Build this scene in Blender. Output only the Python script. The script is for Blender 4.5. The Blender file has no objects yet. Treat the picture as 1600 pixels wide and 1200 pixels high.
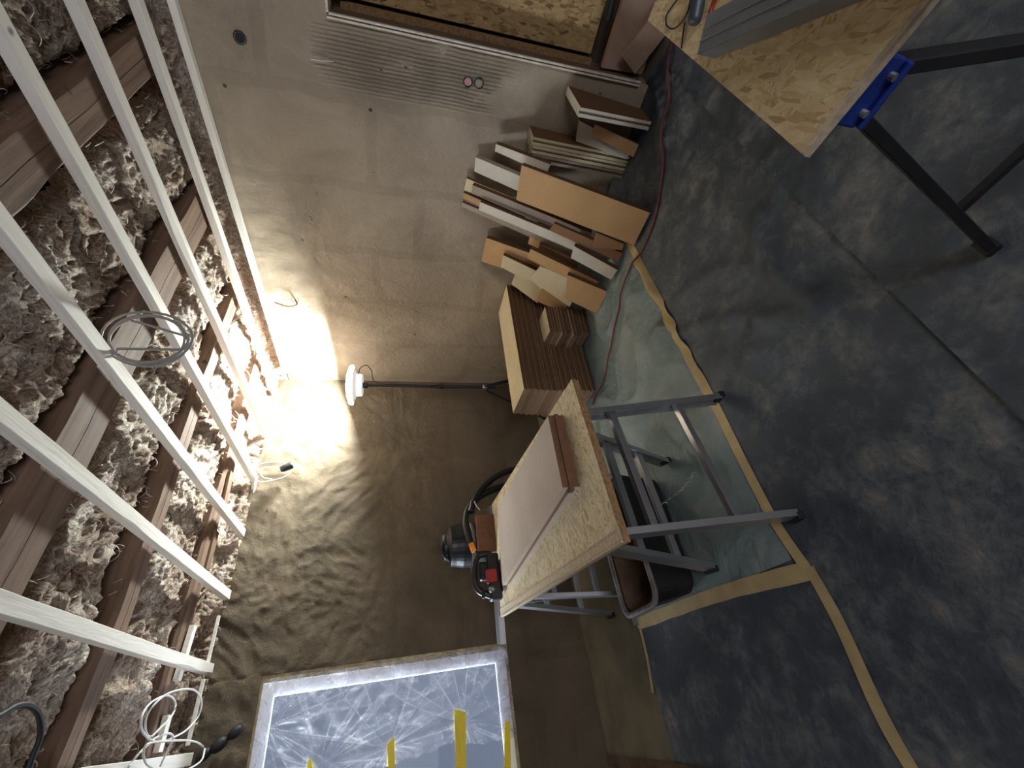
import bpy, bmesh, math, random
from mathutils import Vector, Matrix, noise, Euler
R_ = random.Random(7)
scn = bpy.context.scene
COL = scn.collection
# ---------------------------------------------------------------- camera
def _u(v): return Vector(v).normalized()
F = 666.0
dY = _u((615-800, 1135-600, F))
dZ = -_u((3346-800, 650-600, F)); dZ = _u(dZ - dY*dZ.dot(dY))
dX = dY.cross(dZ)
CAM = Vector((-3.0118, -3.8431, 1.5))
right = Vector((dX[0], dY[0], dZ[0])); down = Vector((dX[1], dY[1], dZ[1])); fwd = Vector((dX[2], dY[2], dZ[2]))
cd = bpy.data.cameras.new('camera'); cam = bpy.data.objects.new('camera', cd); COL.objects.link(cam)
cd.sensor_width = 36; cd.lens = F/1600*36; cd.clip_start = .02
m = Matrix.Identity(4)
for i in range(3):
    m[i][0] = right[i]; m[i][1] = -down[i]; m[i][2] = -fwd[i]; m[i][3] = CAM[i]
cam.matrix_world = m
scn.camera = cam
def ray(px, py): return (right*(px-800) + down*(py-600) + fwd*F).normalized()
def at(px, py, ax, val):
    """point of the room seen in direction (px,py) on the plane axis=val"""
    r = ray(px, py); t = (val-CAM[ax])/r[ax]; return CAM + r*t
def on_plane(px, py, P, n):
    r = ray(px, py); return CAM + r*((P-CAM).dot(n)/r.dot(n))
# ---------------------------------------------------------------- world, light, exposure
w = bpy.data.worlds.new('world'); scn.world = w; w.use_nodes = True
w.node_tree.nodes['Background'].inputs[0].default_value = (.66, .74, 1, 1)
w.node_tree.nodes['Background'].inputs[1].default_value = .22
scn.view_settings.view_transform = 'Standard'; scn.view_settings.look = 'None'
scn.view_settings.gamma = 1; scn.view_settings.use_curve_mapping = False
scn.view_settings.exposure = 0.42
def area(name, loc, direction, sx, sy, power, color, shape='RECTANGLE'):
    l = bpy.data.lights.new(name, 'AREA'); l.shape = shape; l.size = sx; l.size_y = sy; l.energy = power; l.color = color
    o = bpy.data.objects.new(name, l); COL.objects.link(o); o.location = loc
    o.rotation_euler = Vector(direction).to_track_quat('-Z', 'Y').to_euler(); return o
LAMP_P = 215
area('lamp_light', (-.40, -.44, 2.0), (-.34, .03, 1), .36, .36, LAMP_P, (.91, 1, .96), 'DISK')
area('daylight_sky', (-6.0, 2.6, 2.4), (1, -.85, -.2), 3.2, 2.2, 1500, (.92, .95, 1))
area('daylight_ground', (-4.0, 1.5, -.3), (.25, -1, 1.0), 2.2, 1.2, 190, (.90, .93, 1))
area('back_fill_light', (-3.55, -6.42, 1.55), (0.1, 1, 0.05), 1.5, 1.7, 50, (.92, .94, 1))  # fill light added behind the camera to brighten the window frame
# ---------------------------------------------------------------- materials
def mat(name):
    m = bpy.data.materials.new(name); m.use_nodes = True
    nt = m.node_tree; b = nt.nodes['Principled BSDF']; return m, nt, b
def N(nt, typ, **kw):
    n = nt.nodes.new(typ)
    for k, v in kw.items():
        if k in n.inputs: n.inputs[k].default_value = v
        else: setattr(n, k, v)
    return n
def L(nt, a, b): nt.links.new(a, b)
def srgb(r, g, b):
    f = lambda c: (c/255/12.92) if c/255 <= .04045 else ((c/255+.055)/1.055)**2.4
    return (f(r), f(g), f(b), 1)
def coords(nt, scale=(1,1,1), rot=(0,0,0)):
    tc = N(nt, 'ShaderNodeTexCoord'); mp = N(nt, 'ShaderNodeMapping'); L(nt, tc.outputs['Object'], mp.inputs[0])
    mp.inputs['Scale'].default_value = scale; mp.inputs['Rotation'].default_value = rot; return mp.outputs[0]
def noise_n(nt, vec, scale, detail=6, rough=.6, dist=0):
    n = N(nt, 'ShaderNodeTexNoise', Scale=scale, Detail=detail, Roughness=rough, Distortion=dist); L(nt, vec, n.inputs['Vector']); return n.outputs['Fac']
def ramp(nt, fac, stops):
    r = N(nt, 'ShaderNodeValToRGB'); e = r.color_ramp.elements
    while len(e) < len(stops): e.new(.5)
    for i, (p, c) in enumerate(stops): e[i].position = p; e[i].color = c
    L(nt, fac, r.inputs[0]); return r.outputs[0]
def mixc(nt, fac, a, b, mode='MIX'):
    n = N(nt, 'ShaderNodeMix', data_type='RGBA', blend_type=mode)
    for sock, v in ((n.inputs[0], fac), (n.inputs[6], a), (n.inputs[7], b)):
        if hasattr(v, 'is_output'): L(nt, v, sock)
        else: sock.default_value = v
    return n.outputs[2]
def math_n(nt, op, a, b=0, clamp=False):
    n = N(nt, 'ShaderNodeMath', operation=op, use_clamp=clamp)
    for s, v in ((n.inputs[0], a), (n.inputs[1], b)):
        if hasattr(v, 'is_output'): L(nt, v, s)
        else: s.default_value = v
    return n.outputs[0]
def bump(nt, b, h, dist=.01, strength=1):
    n = N(nt, 'ShaderNodeBump', Distance=dist, Strength=strength); L(nt, h, n.inputs['Height']); L(nt, n.outputs[0], b.inputs['Normal'])
def simple(name, c, rough=.6, metal=0, var=.12, vs=30, bm=0, bscale=80):
    m, nt, b = mat(name); v = coords(nt)
    f = noise_n(nt, v, vs)
    c2 = tuple(x*(1-var*2) for x in c[:3])+(1,); c3 = tuple(min(1, x*(1+var)) for x in c[:3])+(1,)
    L(nt, ramp(nt, f, [(.3, c2), (.7, c3)]), b.inputs['Base Color'])
    b.inputs['Roughness'].default_value = rough; b.inputs['Metallic'].default_value = metal
    if bm: bump(nt, b, noise_n(nt, v, bscale, 4), bm)
    return m
def plaster(name, base, dark, comb=None):
    m, nt, b = mat(name); v = coords(nt)
    f = noise_n(nt, v, 1.6, 8, .62, .6)
    col = ramp(nt, f, [(.3, dark), (.62, base)])
    # wider bands of finer, damper clay over the joints of the reinforcing mesh
    nz = N(nt, 'ShaderNodeTexNoise', Scale=2.2, Detail=5); L(nt, v, nz.inputs['Vector'])
    wv = mixc(nt, .12, v, nz.outputs['Color'])
    rot = N(nt, 'ShaderNodeVectorRotate', rotation_type='EULER_XYZ')
    rot.inputs['Rotation'].default_value = (0, math.radians(90), 0) if comb is not None else (math.radians(90), 0, 0)
    L(nt, wv, rot.inputs[0])
    br = N(nt, 'ShaderNodeTexBrick', Scale=1.0); br.offset = .37
    br.inputs['Mortar Size'].default_value = .035; br.inputs['Mortar Smooth'].default_value = .25
    br.inputs['Brick Width'].default_value = .78; br.inputs['Row Height'].default_value = .47
    L(nt, rot.outputs[0], br.inputs['Vector'])
    bandf = math_n(nt, 'MULTIPLY', math_n(nt, 'MULTIPLY', br.outputs['Fac'], noise_n(nt, v, 1.1, 3)), .30)
    col = mixc(nt, bandf, col, tuple(x*.45 for x in dark[:3])+(1,))
    sp = noise_n(nt, v, 15, 3, .4)
    holes = ramp(nt, sp, [(.235, (.08, .06, .05, 1)), (.26, (1, 1, 1, 1))])
    col = mixc(nt, .85, col, holes, 'MULTIPLY')
    fine = noise_n(nt, v, 60, 6, .7)
    col = mixc(nt, .25, col, ramp(nt, fine, [(.3, (.6, .6, .6, 1)), (.7, (1, 1, 1, 1))]), 'MULTIPLY')
    L(nt, col, b.inputs['Base Color']); b.inputs['Roughness'].default_value = .92
    h = math_n(nt, 'ADD', math_n(nt, 'MULTIPLY', fine, .25), math_n(nt, 'MULTIPLY', noise_n(nt, v, 14, 6, .6, 1.2), .6))
    if comb is not None:
        sx = N(nt, 'ShaderNodeSeparateXYZ'); L(nt, v, sx.inputs[0])
        wvn = N(nt, 'ShaderNodeTexWave', wave_type='BANDS', bands_direction='Y', Scale=15, Distortion=2.4, Detail=1.5)
        wvn.inputs['Detail Scale'].default_value = .35
        L(nt, v, wvn.inputs['Vector'])
        def box01(s, lo, hi, soft):
            a = N(nt, 'ShaderNodeMapRange', clamp=True); L(nt, s, a.inputs[0]); a.inputs[1].default_value = lo-soft; a.inputs[2].default_value = lo+soft
            c = N(nt, 'ShaderNodeMapRange', clamp=True); L(nt, s, c.inputs[0]); c.inputs[1].default_value = hi+soft; c.inputs[2].default_value = hi-soft
            return math_n(nt, 'MULTIPLY', a.outputs[0], c.outputs[0])
        y0, y1, z0, z1 = comb
        msk = math_n(nt, 'MULTIPLY', box01(sx.outputs['Y'], y0, y1, .06), box01(sx.outputs['Z'], z0, z1, .12))
        msk = math_n(nt, 'MULTIPLY', msk, ramp(nt, noise_n(nt, v, 3, 3), [(.36, (0, 0, 0, 1)), (.46, (1, 1, 1, 1))]))
        h = math_n(nt, 'ADD', h, math_n(nt, 'MULTIPLY', math_n(nt, 'MULTIPLY', wvn.outputs['Fac'], msk), 3.0))
    bump(nt, b, h, .012)
    return m
M = {}
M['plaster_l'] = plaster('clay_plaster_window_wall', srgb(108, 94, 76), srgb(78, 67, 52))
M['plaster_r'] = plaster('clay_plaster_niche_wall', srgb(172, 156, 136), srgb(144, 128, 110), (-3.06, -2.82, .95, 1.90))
def osb(name, a, c, d, sc=1.0):
    m, nt, b = mat(name)
    col = None; hh = None
    for k, ang in enumerate((.3, 1.35, 2.3, 2.9)):
        v0 = coords(nt); vr = N(nt, 'ShaderNodeVectorRotate', rotation_type='Z_AXIS', Angle=ang); L(nt, v0, vr.inputs['Vector'])
        mp2 = N(nt, 'ShaderNodeMapping'); mp2.inputs['Scale'].default_value = (20*sc, 92*sc, 30*sc); L(nt, vr.outputs[0], mp2.inputs[0]); v = mp2.outputs[0]
        nz = N(nt, 'ShaderNodeTexNoise', Scale=.55, Detail=3); L(nt, v, nz.inputs['Vector'])
        vv = mixc(nt, .6, v, nz.outputs['Color'], 'ADD')
        vo = N(nt, 'ShaderNodeTexVoronoi', Scale=1.0); L(nt, vv, vo.inputs['Vector'])
        s = N(nt, 'ShaderNodeSeparateColor'); L(nt, vo.outputs['Color'], s.inputs[0])
        cc = ramp(nt, s.outputs[0], [(0, d), (.22, a), (.7, c), (1, a)])
        if col is None: col = cc; hh = s.outputs[1]
        else:
            sel = ramp(nt, s.outputs[2], [(.5, (0, 0, 0, 1)), (.52, (1, 1, 1, 1))]); col = mixc(nt, sel, col, cc)
            hh = mixc(nt, sel, hh, s.outputs[1])
    g = noise_n(nt, coords(nt, (14, 14, 14)), 1.2, 5)
    col = mixc(nt, .5, col, ramp(nt, g, [(.3, (.72, .66, .58, 1)), (.7, (1, 1, 1, 1))]), 'MULTIPLY')
    L(nt, col, b.inputs['Base Color']); b.inputs['Roughness'].default_value = .6
    bump(nt, b, hh, .0012)
    return m
M['osb'] = osb('osb_strands', srgb(226, 208, 166), srgb(246, 236, 206), srgb(190, 160, 112), 1.25)
M['osb_big'] = osb('osb_strands_coarse', srgb(218, 194, 146), srgb(236, 218, 178), srgb(188, 156, 108), 1.15)
M['osb_niche'] = osb('osb_strands_niche', srgb(166, 134, 88), srgb(190, 160, 112), srgb(116, 84, 46), .8)
M['edge'] = simple('osb_edge', srgb(150, 116, 78), .8, var=.25, vs=60)
M['edge_pale'] = simple('osb_tongue_edge', srgb(214, 196, 168), .8, var=.15, vs=60)
def fibre(name, c, sp=.2):
    m, nt, b = mat(name); v = coords(nt)
    f = noise_n(nt, v, 160, 4, .7); g = noise_n(nt, v, 4, 3)
    d = tuple(x*(1-sp) for x in c[:3])+(1,)
    col = mixc(nt, 1, ramp(nt, f, [(.3, d), (.65, c)]), ramp(nt, g, [(.3, (.88, .86, .84, 1)), (.7, (1, 1, 1, 1))]), 'MULTIPLY')
    L(nt, col, b.inputs['Base Color']); b.inputs['Roughness'].default_value = .95
    bump(nt, b, f, .001); return m
M['tan'] = fibre('softboard_tan', srgb(200, 160, 112))
M['cream'] = fibre('softboard_cream', srgb(226, 210, 172))
M['pale'] = fibre('softboard_pale', srgb(222, 212, 194))
M['lilac'] = fibre('softboard_grey', srgb(176, 158, 142))
for k_, c_ in enumerate(((168, 134, 106), (158, 124, 96), (176, 144, 116))): M['brown%d' % k_] = fibre('softboard_side_%d' % k_, srgb(*c_))
M['brown'] = fibre('softboard_brown', srgb(150, 112, 78))
M['dark'] = fibre('softboard_dark', srgb(112, 78, 46))  # own brown of some boards; also shade painted on leaning boards' near sides
M['plank'] = fibre('softboard_plank', srgb(206, 192, 176), .14)
M['edge_shaded'] = fibre('softboard_shaded_edge', srgb(112, 80, 54))  # stands in for the shade on the near edges of piled boards
M['block'] = simple('softboard_block', srgb(116, 80, 58), .9, bm=.0006, bscale=200)
def insulation():
    m, nt, b = mat('mineral_wool')
    v = coords(nt)
    wz = N(nt, 'ShaderNodeTexNoise', Scale=5, Detail=3); L(nt, v, wz.inputs['Vector'])
    vv = mixc(nt, .25, v, wz.outputs['Color'], 'ADD')
    f = N(nt, 'ShaderNodeTexNoise', Scale=26, Detail=8, Roughness=.72, Distortion=2.4); L(nt, vv, f.inputs['Vector'])
    g = noise_n(nt, v, 2.2, 5, .6)
    col = ramp(nt, f.outputs['Fac'], [(.33, srgb(92, 72, 60)), (.44, srgb(160, 138, 122)), (.56, srgb(214, 202, 188)), (.66, srgb(250, 246, 238))])
    col = mixc(nt, 1, col, ramp(nt, g, [(.35, srgb(190, 168, 150)), (.65, (1, 1, 1, 1))]), 'MULTIPLY')
    L(nt, col, b.inputs['Base Color']); b.inputs['Roughness'].default_value = .8
    bump(nt, b, f.outputs['Fac'], .012)
    return m
M['wool'] = insulation()
M['strand'] = simple('wool_strand', srgb(205, 192, 174), .6, var=.3, vs=6)
def wood(name, a, c, dark, axis=0, rough=.8, sc=1):
    m, nt, b = mat(name); s = [14*sc]*3; s[axis] = .9*sc
    v = coords(nt, tuple(s)); f = noise_n(nt, v, 1.4, 8, .65, .5)
    col = ramp(nt, f, [(.3, dark), (.45, a), (.7, c)])
    vo = N(nt, 'ShaderNodeTexVoronoi', Scale=5.5); L(nt, coords(nt), vo.inputs['Vector'])
    col = mixc(nt, .8, col, ramp(nt, vo.outputs['Distance'], [(.07, srgb(96, 72, 56)), (.11, (1, 1, 1, 1))]), 'MULTIPLY')
    L(nt, col, b.inputs['Base Color']); b.inputs['Roughness'].default_value = rough
    bump(nt, b, f, .004); return m
M['joist'] = wood('old_joist_wood', srgb(108, 84, 68), srgb(132, 106, 88), srgb(62, 46, 36), 0)
M['batten'] = wood('spruce_batten', srgb(236, 228, 218), srgb(244, 238, 230), srgb(212, 200, 186), 1)
M['backing'] = simple('old_boarding', srgb(46, 34, 26), .95)
M['yellow_wood'] = wood('planed_spruce', srgb(214, 190, 140), srgb(228, 208, 164), srgb(180, 150, 104), 0)
M['alu'] = simple('brushed_aluminium', srgb(186, 186, 188), .34, .85, .06, 6)
M['zinc'] = simple('galvanised_sheet', srgb(142, 146, 150), .5, .55, .08, 10)
M['black'] = simple('black_plastic', srgb(20, 21, 24), .42, 0, .1)
M['rubber'] = simple('black_rubber', srgb(26, 26, 27), .6)
M['hose'] = simple('hose_plastic', srgb(30, 31, 32), .45)
M['silver'] = simple('silver_band', srgb(150, 152, 154), .35, .6)
M['red'] = simple('red_plastic', srgb(150, 28, 24), .5)
M['orange'] = simple('orange_plastic', srgb(228, 140, 40), .5)
M['white'] = simple('white_pvc', srgb(246, 245, 250), .35, var=.01)
M['whitecable'] = simple('white_cable', srgb(224, 222, 218), .5, var=.03)
M['greycable'] = simple('grey_cable', srgb(150, 146, 142), .5, var=.05)
M['redcable'] = simple('red_cable', srgb(126, 58, 50), .6)
M['blue'] = simple('blue_enamel', srgb(34, 60, 140), .4, .1)
M['pink'] = simple('pink_cap', srgb(206, 142, 140), .7)
M['bead'] = simple('corner_bead', srgb(228, 216, 200), .45, .1, .15, 30)
M['reveal'] = simple('brown_reveal', srgb(104, 84, 66), .9, var=.15, vs=8)
M['tape'] = simple('masking_tape', srgb(196, 172, 122), .6, var=.12, vs=9, bm=.0008, bscale=60)
M['ytape'] = simple('yellow_tape', srgb(255, 226, 50), .5, var=.04, vs=20, bm=.001, bscale=60)
M['foil'] = simple('brass_foil', srgb(160, 142, 104), .3, .3, .3, 14, .004, 40)
M['mortar'] = simple('dried_mortar', srgb(108, 84, 66), .95, var=.25, vs=9, bm=.006, bscale=24)
M['rim'] = simple('tub_rim', srgb(124, 116, 108), .6, var=.3, vs=20)
M['tubside'] = simple('tub_black', srgb(20, 19, 19), .6, var=.2)
M['beige'] = simple('beige_board', srgb(164, 134, 112), .85, var=.12, vs=5)
M['screed'] = simple('olive_screed', srgb(116, 106, 84), .9, var=.2, vs=3, bm=.003)
M['dirt'] = simple('rubble_dirt', srgb(88, 70, 50), .95, var=.3, vs=6, bm=.01, bscale=14)
M['tool'] = simple('slate_plastic', srgb(58, 64, 72), .45)
M['label'] = simple('paper_sticker', srgb(212, 218, 228), .5, var=.04)
def membrane():
    m, nt, b = mat('rubber_membrane'); v = coords(nt)
    f = noise_n(nt, v, 3.0, 12, .68, .25); g = noise_n(nt, v, 13, 8, .72, .4)
    s = math_n(nt, 'ADD', math_n(nt, 'MULTIPLY', f, .62), math_n(nt, 'MULTIPLY', g, .38))
    col = ramp(nt, s, [(.40, srgb(56, 63, 72)), (.49, srgb(72, 78, 86)), (.56, srgb(100, 103, 104)), (.66, srgb(144, 138, 130))])
    sx = N(nt, 'ShaderNodeSeparateXYZ'); L(nt, v, sx.inputs[0])
    mr = N(nt, 'ShaderNodeMapRange', clamp=True); L(nt, sx.outputs['X'], mr.inputs[0]); mr.inputs[1].default_value = -2.4; mr.inputs[2].default_value = -3.05
    q = math_n(nt, 'ADD', mr.outputs[0], math_n(nt, 'MULTIPLY', math_n(nt, 'SUBTRACT', f, .5), 2.4))
    msk = ramp(nt, q, [(.42, (0, 0, 0, 1)), (.62, (1, 1, 1, 1))])
    col = mixc(nt, msk, col, mixc(nt, g, srgb(76, 52, 40), srgb(98, 72, 58)))
    L(nt, col, b.inputs['Base Color'])
    L(nt, ramp(nt, s, [(.42, (.5, .5, .5, 1)), (.6, (.95, .95, .95, 1))]), b.inputs['Roughness'])
    bump(nt, b, math_n(nt, 'ADD', f, math_n(nt, 'MULTIPLY', g, .5)), .012); return m
M['membrane'] = membrane()
def cloth():
    m, nt, b = mat('dust_sheet'); v = coords(nt)
    f = noise_n(nt, v, 2.2, 8, .6, .8)
    col = ramp(nt, f, [(.3, srgb(106, 124, 124)), (.52, srgb(126, 140, 138)), (.68, srgb(148, 152, 148))])
    L(nt, col, b.inputs['Base Color']); b.inputs['Roughness'].default_value = .55
    bump(nt, b, noise_n(nt, v, 7, 5, .55, 1.6), .012); return m
M['cloth'] = cloth()
def glassm():
    m, nt, b = mat('window_glass'); nt.nodes.remove(b); out = [n for n in nt.nodes if n.type == 'OUTPUT_MATERIAL'][0]
    tr = N(nt, 'ShaderNodeBsdfTransparent'); tr.inputs[0].default_value = (.9, .94, .96, 1)
    gl = N(nt, 'ShaderNodeBsdfGlossy', Roughness=.02); a = N(nt, 'ShaderNodeMixShader'); a.inputs[0].default_value = .004
    L(nt, tr.outputs[0], a.inputs[1]); L(nt, gl.outputs[0], a.inputs[2]); L(nt, a.outputs[0], out.inputs[0]); return m
M['glass'] = glassm()
def film():
    m, nt, b = mat('protective_film'); v = coords(nt)
    nt.nodes.remove(b); out = [n for n in nt.nodes if n.type == 'OUTPUT_MATERIAL'][0]
    tr = N(nt, 'ShaderNodeBsdfTransparent'); tr.inputs[0].default_value = (.93, .94, .97, 1)
    gl = N(nt, 'ShaderNodeBsdfGlossy', Roughness=.34); gl.inputs[0].default_value = (.9, .92, 1, 1)
    df = N(nt, 'ShaderNodeBsdfDiffuse'); df.inputs[0].default_value = (.78, .81, .9, 1)
    wv = N(nt, 'ShaderNodeTexNoise', Scale=7, Detail=7, Roughness=.6, Distortion=1.8); L(nt, coords(nt, (1, 1, .6)), wv.inputs['Vector'])
    bp = N(nt, 'ShaderNodeBump', Distance=.02); L(nt, wv.outputs['Fac'], bp.inputs['Height'])
    L(nt, bp.outputs[0], gl.inputs['Normal'])
    tl = N(nt, 'ShaderNodeBsdfTranslucent'); tl.inputs[0].default_value = (.78, .81, .9, 1)
    a0 = N(nt, 'ShaderNodeMixShader'); a0.inputs[0].default_value = .12; L(nt, df.outputs[0], a0.inputs[1]); L(nt, tl.outputs[0], a0.inputs[2])
    a = N(nt, 'ShaderNodeMixShader'); a.inputs[0].default_value = .5; L(nt, a0.outputs[0], a.inputs[1]); L(nt, gl.outputs[0], a.inputs[2])
    atn = N(nt, 'ShaderNodeAttribute', attribute_name='crease')
    c = N(nt, 'ShaderNodeMixShader'); L(nt, math_n(nt, 'ADD', math_n(nt, 'MULTIPLY', atn.outputs['Fac'], .5), ramp(nt, wv.outputs['Fac'], [(.35, (.08, .08, .08, 1)), (.52, (.15, .15, .15, 1)), (.68, (.5, .5, .5, 1))]), True), c.inputs[0])
    L(nt, tr.outputs[0], c.inputs[1]); L(nt, a.outputs[0], c.inputs[2]); L(nt, c.outputs[0], out.inputs[0]); return m
M['film'] = film()
def emit(name, c, s):
    m, nt, b = mat(name); b.inputs['Emission Color'].default_value = c; b.inputs['Emission Strength'].default_value = s; b.inputs['Base Color'].default_value = (.9, .9, .9, 1); return m
M['glow'] = emit('lamp_diffuser', (1, .985, .93, 1), 9)
M['lampbody'] = emit('lamp_housing_clear', (1, .98, .92, 1), .35)
# ---------------------------------------------------------------- geometry helpers
def add_box(bm, c, s, rot=None):
    r = bmesh.ops.create_cube(bm, size=1)['verts']
    for v in r:
        p = Vector((v.co.x*s[0], v.co.y*s[1], v.co.z*s[2]))
        if rot is not None: p = rot @ p
        v.co = p + Vector(c)
    return r
def bar(bm, a, b, wd, th, up=(0, 0, 1)):
    a = Vector(a); b = Vector(b); d = (b-a); ln = d.length; d.normalize()
    s = d.cross(Vector(up)).normalized(); u = s.cross(d)
    rot = Matrix((d, s, u)).transposed()
    return add_box(bm, (a+b)/2, (ln, wd, th), rot)
def hexa(bm, q, n):
    """solid from a quad q (4 points) extruded by vector n"""
    v = [bm.verts.new(p) for p in q] + [bm.verts.new(p+n) for p in q]
    for f in ((0,1,2,3), (7,6,5,4), (0,4,5,1), (1,5,6,2), (2,6,7,3), (3,7,4,0)):
        bm.faces.new([v[i] for i in f])
def prism(bm, poly, off, closed=True):
    """poly: list of points, extruded by vector off"""
    a = [bm.verts.new(p) for p in poly]; b = [bm.verts.new(Vector(p)+Vector(off)) for p in poly]
    n = len(a)
    for i in range(n): bm.faces.new((a[i], a[(i+1) % n], b[(i+1) % n], b[i]))
    bm.faces.new(a[::-1]); bm.faces.new(b)
def smooth_pts(pts, n=8):
    P = [Vector(p) for p in pts]; P = [P[0]] + P + [P[-1]]; out = []
    for i in range(1, len(P)-2):
        for k in range(n):
            t = k/n; p0, p1, p2, p3 = P[i-1:i+3]
            out.append(.5*((2*p1)+(p2-p0)*t+(2*p0-5*p1+4*p2-p3)*t*t+(3*p1-p0-3*p2+p3)*t*t*t))
    out.append(P[-2]); return out
def tube(bm, pts, r, seg=8, cap=True):
    P = [Vector(p) for p in pts]; rings = []; u = None
    for i, p in enumerate(P):
        d = (P[min(i+1, len(P)-1)] - P[max(i-1, 0)]).normalized()
        if u is None: u = d.orthogonal().normalized()
        else:
            u = (u - d*u.dot(d)); u = u.normalized() if u.length > 1e-6 else d.orthogonal().normalized()
        s = d.cross(u); rr = r[i] if isinstance(r, (list, tuple)) else r
        rings.append([bm.verts.new(p + (u*math.cos(a)+s*math.sin(a))*rr) for a in [2*math.pi*k/seg for k in range(seg)]])
    for a, b in zip(rings, rings[1:]):
        for k in range(seg): bm.faces.new((a[k], a[(k+1) % seg], b[(k+1) % seg], b[k]))
    if cap: bm.faces.new(rings[0][::-1]); bm.faces.new(rings[-1])
def lathe(bm, prof, c, seg=32, rot=None):
    rings = []; c = Vector(c)
    for r, z in prof:
        ring = []
        for k in range(seg):
            a = 2*math.pi*k/seg; p = Vector((r*math.cos(a), r*math.sin(a), z))
            if rot is not None: p = rot @ p
            ring.append(bm.verts.new(p+c))
        rings.append(ring)
    for a, b in zip(rings, rings[1:]):
        for k in range(seg): bm.faces.new((a[k], a[(k+1) % seg], b[(k+1) % seg], b[k]))
    bm.faces.new(rings[0][::-1]); bm.faces.new(rings[-1])
def B(): return bmesh.new()
def wloc(o):
    p = Vector((0, 0, 0))
    while o is not None: p = p + o.location; o = o.parent
    return p
def obj(name, bm, mt, parent=None, bevel=0, smooth=False, base=True):
    bmesh.ops.recalc_face_normals(bm, faces=bm.faces[:])
    me = bpy.data.meshes.new(name)
    if parent is not None: off = wloc(parent)
    elif base:
        xs = [v.co for v in bm.verts]
        off = Vector(((min(p.x for p in xs)+max(p.x for p in xs))/2, (min(p.y for p in xs)+max(p.y for p in xs))/2, min(p.z for p in xs)))
    else: off = Vector((0, 0, 0))
    for v in bm.verts: v.co -= off
    if smooth:
        for f in bm.faces: f.smooth = True
    bm.to_mesh(me); bm.free(); me.materials.append(mt)
    o = bpy.data.objects.new(name, me); COL.objects.link(o)
    if parent is not None: o.parent = parent
    else: o.location = off
    if bevel:
        md = o.modifiers.new('bevel', 'BEVEL'); md.width = bevel; md.segments = 2; md.limit_method = 'ANGLE'
    return o
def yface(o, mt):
    """paints shade on the side turned to the near end; own brown on edge-on boards"""
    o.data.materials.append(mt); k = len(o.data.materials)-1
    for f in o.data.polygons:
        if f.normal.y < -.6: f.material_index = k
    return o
def sides(o, mt, left=None):
    o.data.materials.append(mt)
    if left is not None: o.data.materials.append(left)
    for f in o.data.polygons:
        if f.normal.z < .6: f.material_index = 2 if (left is not None and f.normal.x < -.6) else 1
    return o
def thing(name, label, cat, loc, group=None):
    o = bpy.data.objects.new(name, None); COL.objects.link(o); o.location = loc; o.empty_display_size = .1
    o['label'] = label; o['category'] = cat
    if group: o['group'] = group
    return o
def tag(o, label, cat, group=None, kind=None):
    o['label'] = label; o['category'] = cat
    if group: o['group'] = group
    if kind: o['kind'] = kind
    return o
def struct(name, bm, mt, **k):
    o = obj(name, bm, mt, **k); o['kind'] = 'structure'; return o
def nz(x, y, z=0): return noise.noise(Vector((x, y, z)))
def fbm(x, y, z=0, o=5):
    return noise.fractal(Vector((x, y, z)), .9, 2.1, o)
# ---------------------------------------------------------------- room shell
H = 2.74; HR = 2.625; XL = -4.7; YB = -6.3
def relief_l(x, z):
    k = max(0, min(1, (z-1.0)/1.0))
    wx = x + .25*nz(x*1.5, z*1.5, 3); wz_ = z + .25*nz(x*1.5, z*1.5, 9)
    strokes = nz(wx*3.2-wz_*2.0, wz_*14+wx*3, 2)
    lumps = fbm(wx*7, wz_*7, 5, 5)
    ridge = 1-abs(nz(wx*6.5, wz_*9, 8))*2
    return -(.003*fbm(x*3, z*3, 1, 4) + k*(.007*strokes + .011*lumps + .008*max(0, ridge-.55)*2))
def relief_r(y, z):
    k = max(0, min(1, (z-1.5)/.8)) * max(0, min(1, (y+2.3)/.7))
    wy = y + .2*nz(y*1.5, z*1.5, 3); wz_ = z + .2*nz(y*1.5, z*1.5, 9)
    return -(.0035*fbm(y*2.6, z*2.6, 1, 4) + .0025*nz(wy*9, wz_*3, 4) + k*(.007*fbm(wy*8, wz_*8, 5, 5) + .004*nz(wy*4, wz_*22, 3)))
def wall_grid(bm, axis, u0, u1, z0, z1, step, fn, thick):
    nu = max(2, int((u1-u0)/step)); nzz = max(2, int((z1-z0)/step)); g = []
    for i in range(nu+1):
        col = []
        for j in range(nzz+1):
            u_ = u0+(u1-u0)*i/nu; z = z0+(z1-z0)*j/nzz; d = fn(u_, z)
            edge = 0 if (i in (0, nu) or j in (0, nzz)) else 1
            col.append(bm.verts.new((u_, d*edge, z) if axis == 'x' else (d*edge, u_, z)))
        g.append(col)
    for i in range(nu):
        for j in range(nzz): bm.faces.new((g[i][j], g[i+1][j], g[i+1][j+1], g[i][j+1]))
    # solid back
    if thick:
        if axis == 'x': add_box(bm, ((u0+u1)/2, thick/2+.035, (z0+z1)/2), (u1-u0, thick, z1-z0))
        else: add_box(bm, (thick/2+.035, (u0+u1)/2, (z0+z1)/2), (thick, u1-u0, z1-z0))
WX0, WX1, WZ0, WZ1 = -3.62, -2.608, .645, 2.385
bm = B()
wall_grid(bm, 'x', WX1, 0, 0, H, .016, relief_l, .35)
wall_grid(bm, 'x', WX0, WX1, WZ1, H, .02, relief_l, .35)
wall_grid(bm, 'x', WX0, WX1, 0, WZ0, .02, relief_l, .35)
wall_grid(bm, 'x', XL, WX0, 0, H, .03, relief_l, .35)
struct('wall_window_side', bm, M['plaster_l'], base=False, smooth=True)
NY1, NY0, NZ1 = -3.122, -4.15, 1.9
bm = B()
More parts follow.
